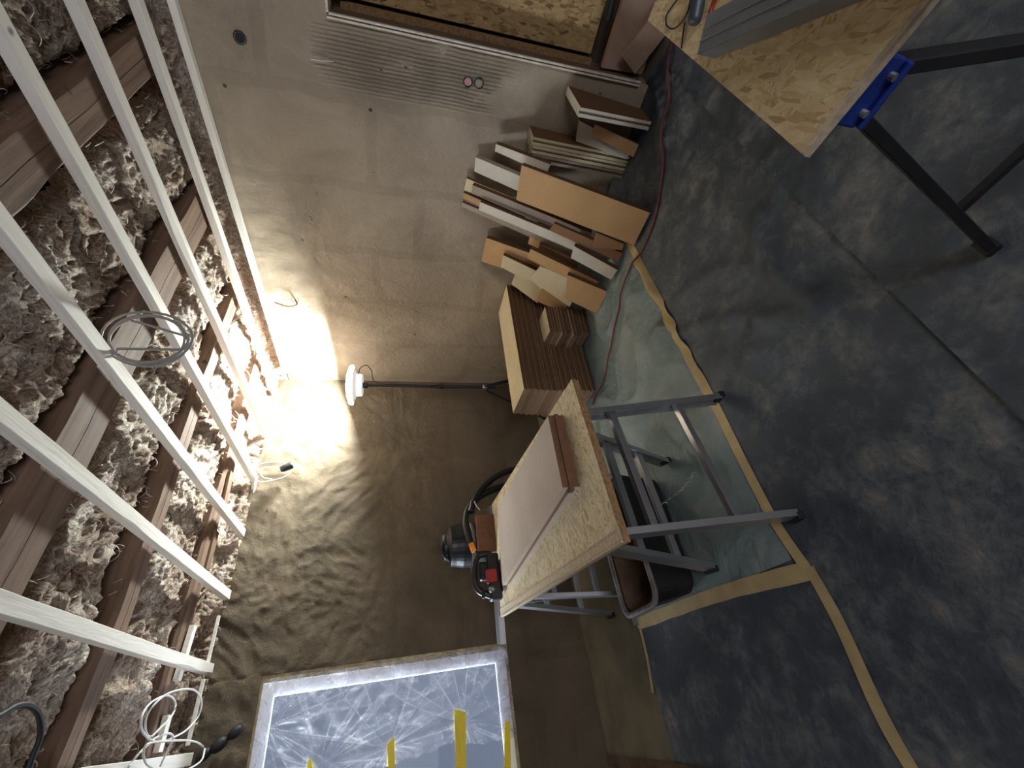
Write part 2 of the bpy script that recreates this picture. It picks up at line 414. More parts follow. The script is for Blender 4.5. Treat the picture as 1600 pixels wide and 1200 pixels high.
wall_grid(bm, 'y', NY1, 0, 0, HR, .016, relief_r, .3)
wall_grid(bm, 'y', NY0, NY1, NZ1, HR, .02, relief_r, .3)
wall_grid(bm, 'y', YB, NY0, 0, HR, .04, relief_r, .3)
struct('wall_niche_side', bm, M['plaster_r'], base=False, smooth=True)
bm = B()   # back wall with an unseen window opening added for a fill light
add_box(bm, ((XL-4.35)/2, YB-.15, H/2), (XL*-1-4.35, .3, H)); add_box(bm, (-1.35, YB-.15, H/2), (2.8, .3, H))
add_box(bm, (-3.55, YB-.15, .35), (1.6, .3, .7)); add_box(bm, (-3.55, YB-.15, 2.6), (1.6, .3, .32))
struct('wall_back', bm, M['plaster_r'], base=False)
bm = B()
for x in (-4.32, -2.78, -3.55): add_box(bm, (x, YB-.2, 1.57), (.06, .06, 1.74))
for z in (.73, 2.41): add_box(bm, (-3.55, YB-.2, z), (1.6, .06, .06))
struct('added_window_2', bm, M['white'], base=False)  # unseen frame, made up to go with the back fill light
bm = B(); add_box(bm, (XL-.1, (YB-3.4)/2, H/2), (.2, -YB-3.4, H)); add_box(bm, (XL-.1, -.65, H/2), (.2, 1.9, H)); add_box(bm, (XL-.1, -2.5, .33), (.2, 1.8, .66)); add_box(bm, (XL-.1, -2.5, 2.62), (.2, 1.8, .34))
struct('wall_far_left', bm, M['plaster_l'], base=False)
bm = B()
for y in (-3.37, -2.5, -1.63): add_box(bm, (XL-.15, y, 1.555), (.06, .06, 1.79))
for z in (.69, 2.42): add_box(bm, (XL-.15, -2.5, z), (.06, 1.8, .06))
struct('added_window_3', bm, M['white'], base=False)  # unseen added window, its opening kept for soft fill from the sky
bm = B(); add_box(bm, (XL/2, YB/2, -.06), (-XL+.6, -YB+.6, .11)); struct('floor', bm, M['screed'], base=False)
bm = B(); add_box(bm, (XL/2, YB/2, 3.02), (-XL+1.2, -YB+1.2, .04)); add_box(bm, (.40, YB/2, 2.81), (.04, -YB+1.2, .42)); add_box(bm, (XL/2, .30, 2.85), (-XL+1.2, .3, .38)); add_box(bm, (XL/2, YB-.15, 2.85), (-XL+1.2, .3, .38)); add_box(bm, (XL-.15, YB/2, 2.85), (.3, -YB+.6, .38)); struct('ceiling', bm, M['backing'], base=False)
# old joists, all the way along the ceiling
def joist(y0, y1, z0, wob, seed, label):
    bm = B(); n = 90; prev = None
    for i in range(n+1):
        x = XL + (.34-XL)*i/n
        w0 = wob*nz(x*.7, seed)+.012*nz(x*4, seed+3); w1 = wob*nz(x*.7, seed)+.012*nz(x*4, seed+9); zz = z0+.01*nz(x*1.4, seed+5)
        ring = [bm.verts.new(p) for p in ((x, y0+w0, 3.0), (x, y0+w0, zz+.02), (x, y0+w0+.02, zz), (x, (y0+y1)/2+w0-.002, zz), (x, (y0+y1)/2+w0, zz+.004), (x, (y0+y1)/2+w0+.002, zz), (x, y1+w1-.025, zz), (x, y1+w1, zz+.025), (x, y1+w1, 3.0))]
        if prev:
            for a in range(len(ring)): bm.faces.new((prev[a], prev[(a+1) % len(ring)], ring[(a+1) % len(ring)], ring[a]))
        else: bm.faces.new(ring)
        prev = ring
    bm.faces.new(prev[::-1])
    tag(obj('ceiling_joist', bm, M['joist']), label, 'beam', 'old dark ceiling joists')
JO = [(-2.945, -2.735, 2.755, .02, 1, 'wide old brown joist crossing the near end of the ceiling, by the niche'),
      (-2.145, -1.885, 2.755, .03, 2, 'cracked brown joist with the grey cable coil hanging below it'),
      (-1.315, -1.155, 2.76, .05, 3, 'narrower brown joist next in from the cracked one, toward the corner lamp'),
      (-.50, -.33, 2.775, .03, 4, 'last short-looking joist close to the window wall, above the lamp')]
for j in JO: joist(*j)
# mineral wool between the joists
def batt(y0, y1, seed, label, step=.011):
    bm = B(); nx = int((.34-XL)/step); ny = int((y1-y0)/step); g = []
    for i in range(nx+1):
        row = []; x = XL+.01+(.33-XL)*i/nx
        e0 = y0+.03*fbm(x*6, seed, 1, 4)+.015*nz(x*30, seed); e1 = y1+.03*fbm(x*6, seed, 7, 4)+.015*nz(x*30, seed+4)
        for j in range(ny+1):
            t = j/ny; y = e0+(e1-e0)*t
            wx = x+.08*nz(x*5, y*5, seed); wy = y+.08*nz(x*5, y*5, seed+3)
            r = .8*abs(nz(wx*9, wy*12, seed)) + .5*abs(nz(wx*22, wy*30, seed+1)) + .3*abs(nz(wx*50, wy*60, seed+2))
            big = nz(x*2.1, y*3, seed+8)
            z = 2.815 - .06*big + .075*r - .03
            ed = min(t, 1-t)*(y1-y0)
            if ed < .045: z += (1-ed/.045)**2*.07
            row.append(bm.verts.new((x, y, min(z, 2.98))))
        g.append(row)
    for i in range(nx):
        for j in range(ny): bm.faces.new((g[i][j], g[i][j+1], g[i+1][j+1], g[i+1][j]))
    ret = bmesh.ops.extrude_face_region(bm, geom=[f for f in bm.faces if False]) if False else None
    o = obj('insulation_batt', bm, M['wool'], smooth=True)
    # loose fibres hanging from the surface
    rnd = random.Random(seed); bs = B()
    for k in range(int(520*(y1-y0)/.6)):
        x = rnd.uniform(XL+1.0, .25); y = rnd.uniform(y0, y1)
        if rnd.random() < .35: y = rnd.choice((y0, y1))+rnd.uniform(-.02, .03)
        z = 2.815 + rnd.uniform(-.02, .02); a = rnd.uniform(0, 6.28); ln = rnd.uniform(.02, .09); cv = rnd.uniform(-1.6, 1.6); wd = rnd.uniform(.0008, .0022)
        pv = None
        for q in range(6):
            s = q/5; aa = a+cv*s; x += math.cos(aa)*ln/5; y += math.sin(aa)*ln/5; zz = z-.022*math.sin(s*3.14)
            n_ = Vector((-math.sin(aa), math.cos(aa), .5))*wd*(1-.6*s)
            p = (bs.verts.new((x-n_.x, y-n_.y, zz-n_.z)), bs.verts.new((x+n_.x, y+n_.y, zz+n_.z)))
            if pv: bs.faces.new((pv[0], pv[1], p[1], p[0]))
            pv = p
    s_ = obj('loose_fibre', bs, M['strand'], parent=o); s_['kind'] = 'stuff'
    tag(o, label, 'insulation', 'mineral wool between the joists', 'stuff')
batt(-3.68, -2.96, 11, 'brown mineral wool bay between the two joists nearest the viewer')
batt(-2.66, -2.16, 22, 'mineral wool bay between the wide near joist and the cracked joist')
batt(-1.79, -1.33, 33, 'mineral wool bay between the cracked joist and the narrower joist, above the cable coil')
batt(-1.07, -.53, 44, 'mineral wool bay between the narrower joist and the last joist, brightly lit over the lamp')
batt(-.29, -.02, 55, 'thin strip of mineral wool along the top of the window wall')
def wool_edge(axis, label, seed):
    bm = B(); n0, n1 = (-4.6, .05); nu = 420; g = []
    for i in range(nu+1):
        u_ = n0+(n1-n0)*i/nu; row = []
        for j in range(15):
            z = 2.60+.26*j/14; d = -.012+.03*nz(u_*6, z*6, seed)+.03*abs(nz(u_*22, z*22, seed+1))+.02*nz(u_*50, z*40, seed)
            row.append(bm.verts.new((max(d, -.03), u_, z+.03) if axis == 'y' else (u_, max(d, -.03), z+.11)))
        g.append(row)
    for i in range(nu):
        for j in range(14): bm.faces.new((g[i][j], g[i+1][j], g[i+1][j+1], g[i][j+1]))
    tag(obj('insulation_edge', bm, M['wool'], smooth=True), label, 'insulation', None, 'stuff')
wool_edge('y', 'ragged mineral wool edge along the top of the niche wall', 3)
wool_edge('x', 'ragged mineral wool edge along the top of the window wall', 9)
# pale battens
def batten(x1, wd, th, z, y0, y1, label, seed):
    bm = B(); n = 70; prev = None
    for i in range(n+1):
        y = y0+(y1-y0)*i/n; e = max(0, nz(y*2.1, seed)-.15)*.035+.002*nz(y*12, seed); f_ = .0015*nz(y*8, seed+7); bow = .006*nz(y*.6, seed+4)
        ring = [bm.verts.new(p) for p in ((x1-wd+bow, y, z+th), (x1-wd+bow, y, z+.002+e*.8), (x1-wd+bow+.002+e, y, z), (x1+bow-.002+f_, y, z), (x1+bow+f_, y, z+.002), (x1+bow+f_, y, z+th))]
        if prev:
            for a in range(6): bm.faces.new((prev[a], prev[(a+1) % 6], ring[(a+1) % 6], ring[a]))
        else: bm.faces.new(ring)
        prev = ring
    bm.faces.new(prev[::-1])
    tag(obj('ceiling_batten', bm, M['batten']), label, 'batten', 'pale battens under the ceiling')
XB = [(-.172, -.03), (-.659, -.03), (-1.113, -.03), (-1.577, -.03), (-2.038, -.03), (-2.503, -.03), (-2.967, -.03)]
LB = ['second pale batten from the niche wall, its end lost in the lamp glare', 'third pale batten from the niche wall, ending just before the black socket',
      'fourth pale batten from the niche wall, passing behind the grey cable coil', 'fifth pale batten from the niche wall, touching the near side of the grey coil',
      'sixth pale batten from the niche wall, ending between black socket and short wooden block', 'seventh pale batten from the niche wall, crossing the short wooden block near the window', 'last pale batten at the picture edge, behind the white cable coil']
for i, ((x, ye), lb) in enumerate(zip(XB, LB)): batten(x, .062, .042, 2.69, -4.6 if i < 6 else -2.6, ye, lb, 3.3*i+1)
batten(-.004, .048, .036, 2.605, -4.6, -.2, 'thin pale batten fixed right along the niche wall', 50)
# short blocks and laths near the window wall
def px_strip(name, a, b, wpx, z, th, mt, label, cat, group=None):
    A = at(a[0], a[1], 2, z); Bp = at(b[0], b[1], 2, z); bm = B(); bar(bm, A, Bp, wpx, th)
    return tag(obj(name, bm, mt, bevel=.0015), label, cat, group)
px_strip('wood_block', (302, 978), (276, 1064), .05, 2.755, .03, M['batten'], 'short pale block crossing above the batten end near the window', 'wood block', 'short blocks at the window end')
px_strip('wood_block', (262, 1118), (246, 1176), .055, 2.755, .03, M['batten'], 'short pale block behind the white cable coil', 'wood block', 'short blocks at the window end')
px_strip('wall_lath', (342, 962), (325, 1035), .014, 2.70, .02, M['batten'], 'thin pale lath along the wall top between two batten ends', 'lath', 'thin laths at the wall top')
px_strip('wall_lath', (318, 1062), (293, 1165), .02, 2.70, .02, M['batten'], 'thin pale lath along the wall top above the black plugs', 'lath', 'thin laths at the wall top')
px_strip('board_offcut', (361, 738), (349, 792), .07, 2.76, .02, M['joist'], 'weathered board offcut tucked in the wool beside the last joist', 'board', 'offcuts in the ceiling wool')
px_strip('board_offcut', (338, 830), (322, 890), .07, 2.77, .02, M['joist'], 'brown board offcut above the widest batten end', 'board', 'offcuts in the ceiling wool')
# ---------------------------------------------------------------- window
win = bpy.data.objects.new('window_1', None); COL.objects.link(win); win.location = ((WX0+WX1)/2, .03, WZ0); win['kind'] = 'structure'
fx1, fx0, fz0, fz1 = -2.654, -3.58, .668, 2.370
def frame_ring(x0, x1, z0, z1, wd, y, dp):
    bm = B()
    add_box(bm, ((x0+x1)/2, y, z1-wd/2), (x1-x0, dp, wd)); add_box(bm, ((x0+x1)/2, y, z0+wd/2), (x1-x0, dp, wd))
    add_box(bm, (x0+wd/2, y, (z0+z1)/2), (wd, dp, z1-z0-2*wd)); add_box(bm, (x1-wd/2, y, (z0+z1)/2), (wd, dp, z1-z0-2*wd)); return bm
obj('window_frame', frame_ring(fx0, fx1, fz0, fz1, .072, .035, .07), M['white'], parent=win, bevel=.004)
obj('sash_bead', frame_ring(fx0+.068, fx1-.070, fz0+.070, fz1-.068, .014, .006, .022), M['white'], parent=win, bevel=.003)
bm = B(); add_box(bm, ((fx0+fx1)/2, .055, (fz0+fz1)/2), (fx1-fx0-.14, .006, fz1-fz0-.14)); obj('pane', bm, M['glass'], parent=win)
bm = B()
add_box(bm, (-2.63, .03, (WZ0+WZ1)/2), (.04, .05, WZ1-WZ0)); add_box(bm, ((WX0-2.65)/2, .03, 2.378), (-2.65-WX0, .05, .014)); add_box(bm, ((WX0-2.65)/2, .03, .656), (-2.65-WX0, .05, .02))
obj('reveal_foil', bm, M['foil'], parent=win)
# creased protective film over the frame
bm = B(); nx, nzv = 200, 330; g = []
X0, X1, Z0, Z1 = -3.6, -2.632, .655, 2.366
CRV = []
TR = sorted((at(x_, y_, 1, -.02).z, at(x_, y_, 1, -.02).x) for x_, y_ in ((782, 1157), (760, 1162), (735, 1163), (710, 1160), (690, 1168), (650, 1184), (617, 1194), (560, 1215), (420, 1260)))
anch = [(-3.06, 1.02), (-3.12, 1.53), (-3.15, 1.95), (-2.9, 2.3)]
for i in range(nx+1):
    row = []
    for j in range(nzv+1):
        x = X0+(X1-X0)*i/nx; z = Z0+(Z1-Z0)*j/nzv; d = 0
        for ax, az in anch:
            dx, dz = x-ax, z-az; r = math.hypot(dx, dz); a = math.atan2(dz, dx)
            d += .010*nz(a*4.2, ax*5, r*.8)*min(1, r*6)*math.exp(-r*1.5)*2.2
        d += .005*fbm(x*6, z*6, 2, 4)
        cr = 0
        for ax, az in anch:
            dx, dz = x-ax, z-az; r = math.hypot(dx, dz); a = math.atan2(dz, dx)
            k_ = 1-min(1, abs(nz(a*3.6+ax*9, az*3, r*.7))*11); cr = max(cr, k_*math.exp(-r*1.6)*min(1, r*12)); d += k_*.006*math.exp(-r*2)
        k2 = 1-min(1, abs(fbm(x*4+3, z*4, 6, 3))*7); cr = max(cr, k2*.34); CRV.append(cr)
        e = min(min(i, nx-i)/8, min(j, nzv-j)/8, 1)
        row.append(bm.verts.new((x, -.016 - abs(d)*e*1.2, z)))
    g.append(row)
for i in range(nx):
    for j in range(nzv):
        xm = g[i][j].co.x; zm = g[i][j].co.z
        # the film ends along a torn line, beyond it the pane is bare
        xt_ = TR[-1][1]
        for (za, xa), (zb_, xb_) in zip(TR, TR[1:]):
            if za <= zm <= zb_: xt_ = xa+(xb_-xa)*(zm-za)/(zb_-za)
        if zm < TR[0][0]: xt_ = TR[0][1]
        if xm < xt_-.012*nz(zm*25, 2): continue
        bm.faces.new((g[i][j], g[i+1][j], g[i+1][j+1], g[i][j+1]))
lay = bm.verts.layers.float.new('crease')
for v, c_ in zip(list(bm.verts), CRV): v[lay] = c_
bmesh.ops.delete(bm, geom=[v for v in bm.verts if not v.link_faces], context='VERTS')
tag(obj('protective_film', bm, M['film'], smooth=True), 'creased clear protective film taped over the white window', 'plastic film')
def wtape(px, label):
    bm = B(); q = [at(x, y, 1, -.034) for x, y in px]; hexa(bm, q, Vector((0, .0015, 0)))
    bmesh.ops.subdivide_edges(bm, edges=bm.edges[:], cuts=3, use_grid_fill=True)
    for v in bm.verts: v.co.y += .003*nz(v.co.x*30, v.co.z*30)
    tag(obj('tape_strip', bm, M['ytape']), label, 'tape', 'yellow tape strips on the window film')
wtape([(710, 1108), (728, 1113), (729, 1230), (713, 1230)], 'long wide yellow tape strip low on the window film')
wtape([(605, 1163), (616, 1151), (618, 1230), (608, 1230)], 'narrow yellow tape strip in the middle of the window film')
wtape([(481, 1190), (486, 1184), (492, 1230), (478, 1230)], 'short yellow tape tip high on the window film, at the picture edge')
wtape([(789, 1127), (797, 1127), (799, 1230), (787, 1230)], 'yellow tape strip on the lower frame member of the window')
# ---------------------------------------------------------------- niche in the right wall
bm = B()
hexa(bm, [Vector((0, NY1-.001, .07)), Vector((.13, NY1-.001, .07)), Vector((.13, NY1-.001, NZ1)), Vector((0, NY1-.001, NZ1))], Vector((0, -.012, 0)))
add_box(bm, (.065, (NY0+NY1)/2, NZ1-.006), (.13, NY1-NY0, .012))
add_box(bm, (.28, (NY0+NY1)/2, NZ1/2), (.04, NY1-NY0, NZ1))
struct('trim_1', bm, M['reveal'], base=False)
bm = B()
for dy in (0, .014):
    bar(bm, (-.010, NY1+.010-dy*1.2, .07), (-.010, NY1+.010-dy*1.2, NZ1+.01), .009, .024, (1, 0, 0))
bar(bm, (-.010, NY1-.004, NZ1+.006), (-.010, NY0, NZ1+.006), .024, .012)
struct('trim_2', bm, M['bead'], base=False)
ni = thing('niche_panel', 'rough coarse-strand board closing the recess in the right wall', 'board', (.13, -3.6, .37))
bm = B(); add_box(bm, (.145, -3.66, 1.12), (.022, .96, 1.46)); 
obj('strand_board', bm, M['osb_niche'], parent=ni, bevel=.002)
bm = B(); add_box(bm, (.10, -3.15, 1.12), (.03, .035, 1.46)); add_box(bm, (.10, -3.66, 1.845), (.05, .96, .05))
obj('dark_batten', bm, M['edge'], parent=ni)
q = [at(753, 0, 0, .13), at(775, 12, 0, .13), at(778, 0, 0, .13)]
bm = B(); c0 = at(760, -4, 0, .12); add_box(bm, (.128, c0.y-.03, c0.z), (.014, .10, .16)); obj('inset_patch', bm, M['edge'], parent=ni)
bm = B(); add_box(bm, (.06, -3.50, .19), (.03, .70, .30), Euler((0, -.18, 0)).to_matrix())
tag(obj('beige_board', bm, M['beige'], bevel=.002), 'beige board standing in the foot of the wall recess', 'board', 'boards in the recess foot')
bm = B(); add_box(bm, (.0, -3.36, .11), (.02, .36, .16), Euler((.5, -.25, 0)).to_matrix())
tag(obj('beige_board', bm, M['beige'], bevel=.002), 'small beige offcut tilted in front of the recess foot', 'board', 'boards in the recess foot')
bm = B(); P = at(950, 33, 0, .02); Q = at(962, -25, 0, .02)
tube(bm, smooth_pts([P, P+(Q-P)*.3, P+(Q-P)*.7, Q], 4), [.012]+[.020]*11+[.022], 12)
tag(obj('pry_tool', bm, M['rubber'], smooth=True), 'black rounded tool handle leaning in the recess', 'tool')
# ---------------------------------------------------------------- wall boxes and cables
def ring_box(c, r, name, label, cap, group):
    t = thing(name, label, 'junction box', c, group)
    bm = B(); lathe(bm, [(r*1.0, .02), (r*1.0, -.004), (r*.86, -.006), (r*.84, .015)], c, 24, Euler((0, math.radians(90), 0)).to_matrix()); obj('box_ring', bm, M['black'], parent=t)
    bm = B(); lathe(bm, [(r*.8, .012), (r*.8, .002), (r*.6, -.002)], c, 24, Euler((0, math.radians(90), 0)).to_matrix()); obj('cap', bm, cap, parent=t)
    return t
ring_box(at(375, 59, 0, 0), .032, 'junction_box', 'open black junction box high on the right wall', M['rubber'], 'wall boxes in the plaster')
ring_box(at(731, 128, 0, 0), .030, 'junction_box', 'upper box of the pair below the combed plaster, with pink cap', M['pink'], 'wall boxes in the plaster')
ring_box(at(748, 130, 0, 0), .030, 'junction_box', 'lower plastered box of the pair below the combed plaster', M['plaster_r'], 'wall boxes in the plaster')
t = ring_box(at(461, 468, 0, 0), .030, 'junction_box', 'pink capped box at the wall top near the corner', M['pink'], 'wall boxes in the plaster')
p = at(461, 468, 0, -.01); bm = B(); tube(bm, smooth_pts([p, p+Vector((-.05, .01, -.02)), p+Vector((-.06, .03, .05)), p+Vector((-.02, .03, .16))], 6), .006, 8); obj('cable_stub', bm, M['brown'], parent=t)
bm = B(); a = at(486, 90, 0, 0); b = at(521, 96, 0, 0); a.x = -.025; tube(bm, [a, (a+b)/2+Vector((-.012, 0, 0)), b], .003, 6)
tag(obj('wire_stub', bm, M['whitecable']), 'short white wire sticking out of the right wall', 'wire')
# grey coil hanging below the ceiling
def ell(c, rx, ry, ax, ay, turns, jit, seed, n=26, a0=0):
    rnd = random.Random(seed); out = []; k = int(n*turns); ph = [rnd.uniform(0, 6) for _ in range(4)]
    for i in range(k+1):
        a = a0+2*math.pi*i/n; s = 1+jit*math.sin(a/2.3+ph[0])
        out.append(Vector(c)+Vector(ax)*rx*s*math.cos(a)+Vector(ay)*ry*s*math.sin(a+jit*math.sin(ph[1]+a*.4))+Vector((0, 0, 1))*jit*.08*math.sin(a*.5+ph[2]))
    return out
def img_axes(): return -down, right
c = at(230, 530, 2, 2.55); bm = B(); dd = (c-CAM).length/F
pts = ell(c, 50*dd, 30*dd, right, down, 3.1, .10, 5)
s0 = at(182, 520, 2, 2.72); pts = smooth_pts([at(225, 486, 2, 2.7), at(200, 505, 2, 2.6)], 4)[:-1] + pts + [at(184, 545, 2, 2.62), at(180, 560, 2, 2.74)]
tube(bm, pts, .0052, 8)
tag(obj('grey_cable_coil', bm, M['greycable'], smooth=True), 'coil of grey cable hanging below the cracked ceiling joist', 'cable')
# cable with black socket
t = thing('socket_cable', 'loop of white cable with a black socket by the bright wall top', 'cable', at(440, 735, 1, -.15))
def wp(pxs, y, ax=1): return [at(px, py, ax, y) for px, py in pxs]
bm = B(); tube(bm, smooth_pts(wp([(396, 770), (400, 752), (394, 738), (398, 729), (415, 723), (438, 722), (452, 728)], -.12), 6), .0045, 8)
tube(bm, smooth_pts(wp([(398, 766), (399, 752), (410, 753), (428, 750), (445, 745), (457, 735)], -.12), 6), .0045, 8)
tube(bm, smooth_pts(wp([(436, 731), (415, 730), (407, 738), (412, 746), (425, 749)], -.12), 6), .0045, 8)
obj('cable_loop', bm, M['whitecable'], parent=t, smooth=True)
bm = B(); a, b = at(438, 734, 1, -.12), at(455, 727, 1, -.12); tube(bm, [a, a+(b-a)*.25, b, b+(b-a)*.12], [.022, .03, .034, .028], 14); obj('socket', bm, M['black'], parent=t, smooth=True)
bm = B(); a2 = a-(b-a)*.15; tube(bm, [a2-(b-a)*.1, a2, a], [.010, .019, .022], 12); obj('socket_collar', bm, M['whitecable'], parent=t)
# white coil near the window
zc = 2.60
bm = B()
W1 = [(201, 1198), (215, 1180), (232, 1163), (245, 1152), (262, 1146), (270, 1150), (268, 1160), (262, 1172), (250, 1198)]
W2 = [(285, 1157), (262, 1157), (240, 1158), (228, 1150), (221, 1138), (222, 1118), (236, 1098), (258, 1087), (270, 1091), (274, 1104), (266, 1122), (250, 1138), (238, 1150), (231, 1150), (227, 1138), (229, 1120), (240, 1102), (262, 1084), (288, 1077), (306, 1080), (315, 1096), (310, 1118), (292, 1140), (272, 1152), (262, 1156)]
W3 = [(318, 1168), (308, 1160), (290, 1157), (262, 1158), (232, 1162), (224, 1176), (228, 1192), (238, 1200)]
W4 = [(320, 1170), (316, 1186), (305, 1196), (285, 1206)]
for k, W in enumerate((W1, W2, W3, W4)): tube(bm, smooth_pts([at(x, y, 2, zc+.02*math.sin(i*.9+k)) for i, (x, y) in enumerate(W)], 7), .0048, 8)
tag(obj('white_cable_coil', bm, M['whitecable'], smooth=True), 'tangled coil of white cable hanging beside the window top', 'cable')
t = thing('lamp_holder_cable', 'black cable with three rounded black plugs above the window corner', 'cable', at(340, 1165, 1, -.05))
for (x, y, r) in ((368, 1144, .040), (342, 1164, .045), (318, 1180, .04)):
    bm = B(); c = at(x, y, 1, -.055); dr = (at(368, 1144, 1, -.055)-at(342, 1164, 1, -.055)).normalized()
    tube(bm, [c-dr*r*1.1, c-dr*r*.7, c, c+dr*r*.7, c+dr*r*1.1], [.012, r*.66, r*.8, r*.66, .012], 14); obj('plug', bm, M['rubber'], parent=t, smooth=True)
bm = B(); tube(bm, [at(355, 1154, 1, -.05), at(330, 1172, 1, -.05), at(300, 1200, 1, -.05)], .012, 8); obj('cable', bm, M['rubber'], parent=t)
bm = B(); tube(bm, smooth_pts([at(x, y, 2, 2.62) for x, y in [(-20, 1125), (0, 1118), (22, 1105), (42, 1102), (58, 1112), (64, 1132), (62, 1155), (52, 1180), (42, 1210)]], 6), .009, 8)
tag(obj('black_cable', bm, M['rubber'], smooth=True), 'thick black cable looping in the bottom left of the ceiling', 'cable')
# ---------------------------------------------------------------- floor coverings
def sheet(name, poly_x, poly_y, z0, fn, mt, step=.02, keep=None, smooth=True):
    bm = B(); x0, x1 = poly_x; y0, y1 = poly_y; nx = int((x1-x0)/step); ny = int((y1-y0)/step); g = []
    for i in range(nx+1):
        g.append([bm.verts.new((x0+(x1-x0)*i/nx, y0+(y1-y0)*j/ny, 0)) for j in range(ny+1)])
    for i in range(nx):
        for j in range(ny):
            c = g[i][j].co
            if keep and not keep(c.x+step/2, c.y+step/2): continue
            bm.faces.new((g[i][j], g[i+1][j], g[i+1][j+1], g[i][j+1]))
    bmesh.ops.delete(bm, geom=[v for v in bm.verts if not v.link_faces], context='VERTS')
    for v in bm.verts: v.co.z = z0+fn(v.co.x, v.co.y)
    return obj(name, bm, mt, smooth=smooth)
folds = []
def fold(pxs, wd, h):
    P = smooth_pts([at(x, y, 2, 0) for x, y in pxs], 8); folds.append((P, wd, h))
fold([(1186, 350), (1200, 385), (1225, 425), (1255, 455), (1290, 470)], .06, .024)
fold([(1065, 525), (1110, 505), (1160, 497), (1220, 497), (1290, 490)], .05, .016)
fold([(1050, 480), (1090, 440), (1140, 420), (1170, 418)], .05, .012)
fold([(1095, 560), (1150, 560), (1220, 548)], .05, .008)
fold([(1120, 150), (1170, 210), (1225, 290)], .05, .012)
fold([(1060, 160), (1080, 260), (1100, 340)], .06, .008)
fold([(1048, 95), (1062, 130), (1075, 180)], .04, .02)
fold([(1020, 110), (1035, 160), (1045, 220)], .04, .02)
def memb(x, y):
    z = .004+.003*fbm(x*2.2, y*2.2, 4, 4)
    for P, wd, h in folds:
        d = min((p.x-x)**2+(p.y-y)**2 for p in P[::2])**.5
        if d < wd*3: z += 1.7*h*math.exp(-(d/wd)**2*1.3)
    return max(z, .0015)
tag(sheet('floor_membrane', (-3.40, -.02), (-3.27, -.99), 0.0, lambda x, y: memb(x, y), M['membrane'], .022,
          keep=lambda x, y: y < -2.37 or (x < -2.70 and y < -1.0+.05*(x+2.7)*-1)), 'dark rubber floor membrane with folds, dusty, in the room middle', 'membrane', 'dark membrane sheets on the floor')
tag(sheet('floor_membrane', (-4.6, -.06), (-5.6, -3.252), 0.006, lambda x, y: memb(x, y)*.6+.003, M['membrane'], .03), 'overlapping dark membrane sheet nearest the viewer, under the blue sawhorse', 'membrane', 'dark membrane sheets on the floor')
PADS = [(-1.99, -2.47, .05), (-2.035, -1.90, .05), (-2.63, -1.925, .05), (-1.97, -1.14, .05), (-2.57, -1.12, .05), (-2.37, -1.6, .36)]
def cl(x, y):
    wx = x+.12*nz(x*3, y*3, 1); wy = y+.12*nz(x*3, y*3, 5)
    r = 1-abs(nz(wx*3.6, wy*3.0, 2))*2.2
    k = max(.2, min(1, (x+2.2)/.9))
    for px_, py_, r_ in PADS: k *= min(1, max(0, (math.hypot(x-px_, y-py_)-r_)/.12))
    if x > -1.22 and -1.70 < y: k = 0
    return .006+max(0, r)**2*.034*k+.006*k*abs(nz(wx*11, wy*11, 3))+.002*k*fbm(x*18, y*18, 3, 3)
tag(sheet('dust_sheet', (-2.715, -.02), (-2.385, -.95), 0.0, cl, M['cloth'], .014), 'wrinkled grey-green dust sheet spread under the ladder trestle and board stack', 'dust sheet')
tag(sheet('rubble_strip', (-4.6, -3.385), (-3.2, -.03), 0.0, lambda x, y: .012+.02*abs(fbm(x*4, y*4, 2, 5)), M['dirt'], .03), 'rough brown dirt strip at the floor edge below the window', 'dirt', kind='stuff')
def floor_z(x, y):
    z = .002
    if y < -2.37 or (x < -2.70 and y < -1.0): z = max(z, memb(x, y))
    if x > -2.715 and y > -2.385: z = max(z, cl(x, y))
    return z
def ftape(pts, wd, label, mt='tape'):
    bm = B(); P = smooth_pts([Vector((x, y, 0)) for x, y in pts], 30); prev = None
    for i, p in enumerate(P):
        d = (P[min(i+1, len(P)-1)]-P[max(i-1, 0)]).normalized(); s = Vector((-d.y, d.x, 0))*wd/2*(1+.12*nz(p.x*6, p.y*6)); z = .002
        r = []
        for q_ in (p-s, p, p+s):
            zz = max(floor_z(q_.x+a_, q_.y+b_) for a_ in (-.02, 0, .02) for b_ in (-.02, 0, .02))+.003
            r.append(bm.verts.new((q_.x, q_.y, zz)))
        if prev: bm.faces.new((prev[0], prev[1], r[1], r[0])); bm.faces.new((prev[1], prev[2], r[2], r[1]))
        prev = r
    tag(obj('floor_tape', bm, M[mt], smooth=True), label, 'tape', 'masking tape on the floor')
ftape([(-.62, -2.385), (-1.2, -2.395), (-1.9, -2.40), (-2.5, -2.395), (-2.76, -2.43)], .048, 'long tape strip along the seam between dust sheet and dark membrane')
ftape([(-2.77, -2.45), (-2.73, -1.9), (-2.72, -1.4), (-2.715, -1.03)], .066, 'tape strip along the end of the dust sheet, beside the mortar tub')
ftape([(-2.76, -2.44), (-2.95, -2.445), (-3.2, -2.42), (-3.36, -2.43)], .05, 'faded tape strip running from the tape corner over the brown dirty floor')
ftape([(-2.72, -1.02), (-2.9, -1.0), (-3.07, -.95)], .03, 'thin faded tape along the membrane edge toward the window')
bm = B(); cp = [(1049, 60), (1050, 95), (1047, 130), (1043, 170), (1038, 220), (1032, 280), (1024, 330), (1012, 368), (998, 400), (985, 432), (972, 470), (962, 510), (953, 550), (942, 595), (930, 632)]
cps = smooth_pts([at(x, y, 2, .02) for x, y in cp], 10)
zs = [max(floor_z(p.x+a_, p.y+b_) for a_ in (-.02, 0, .02) for b_ in (-.02, 0, .02))+.007 for p in cps]
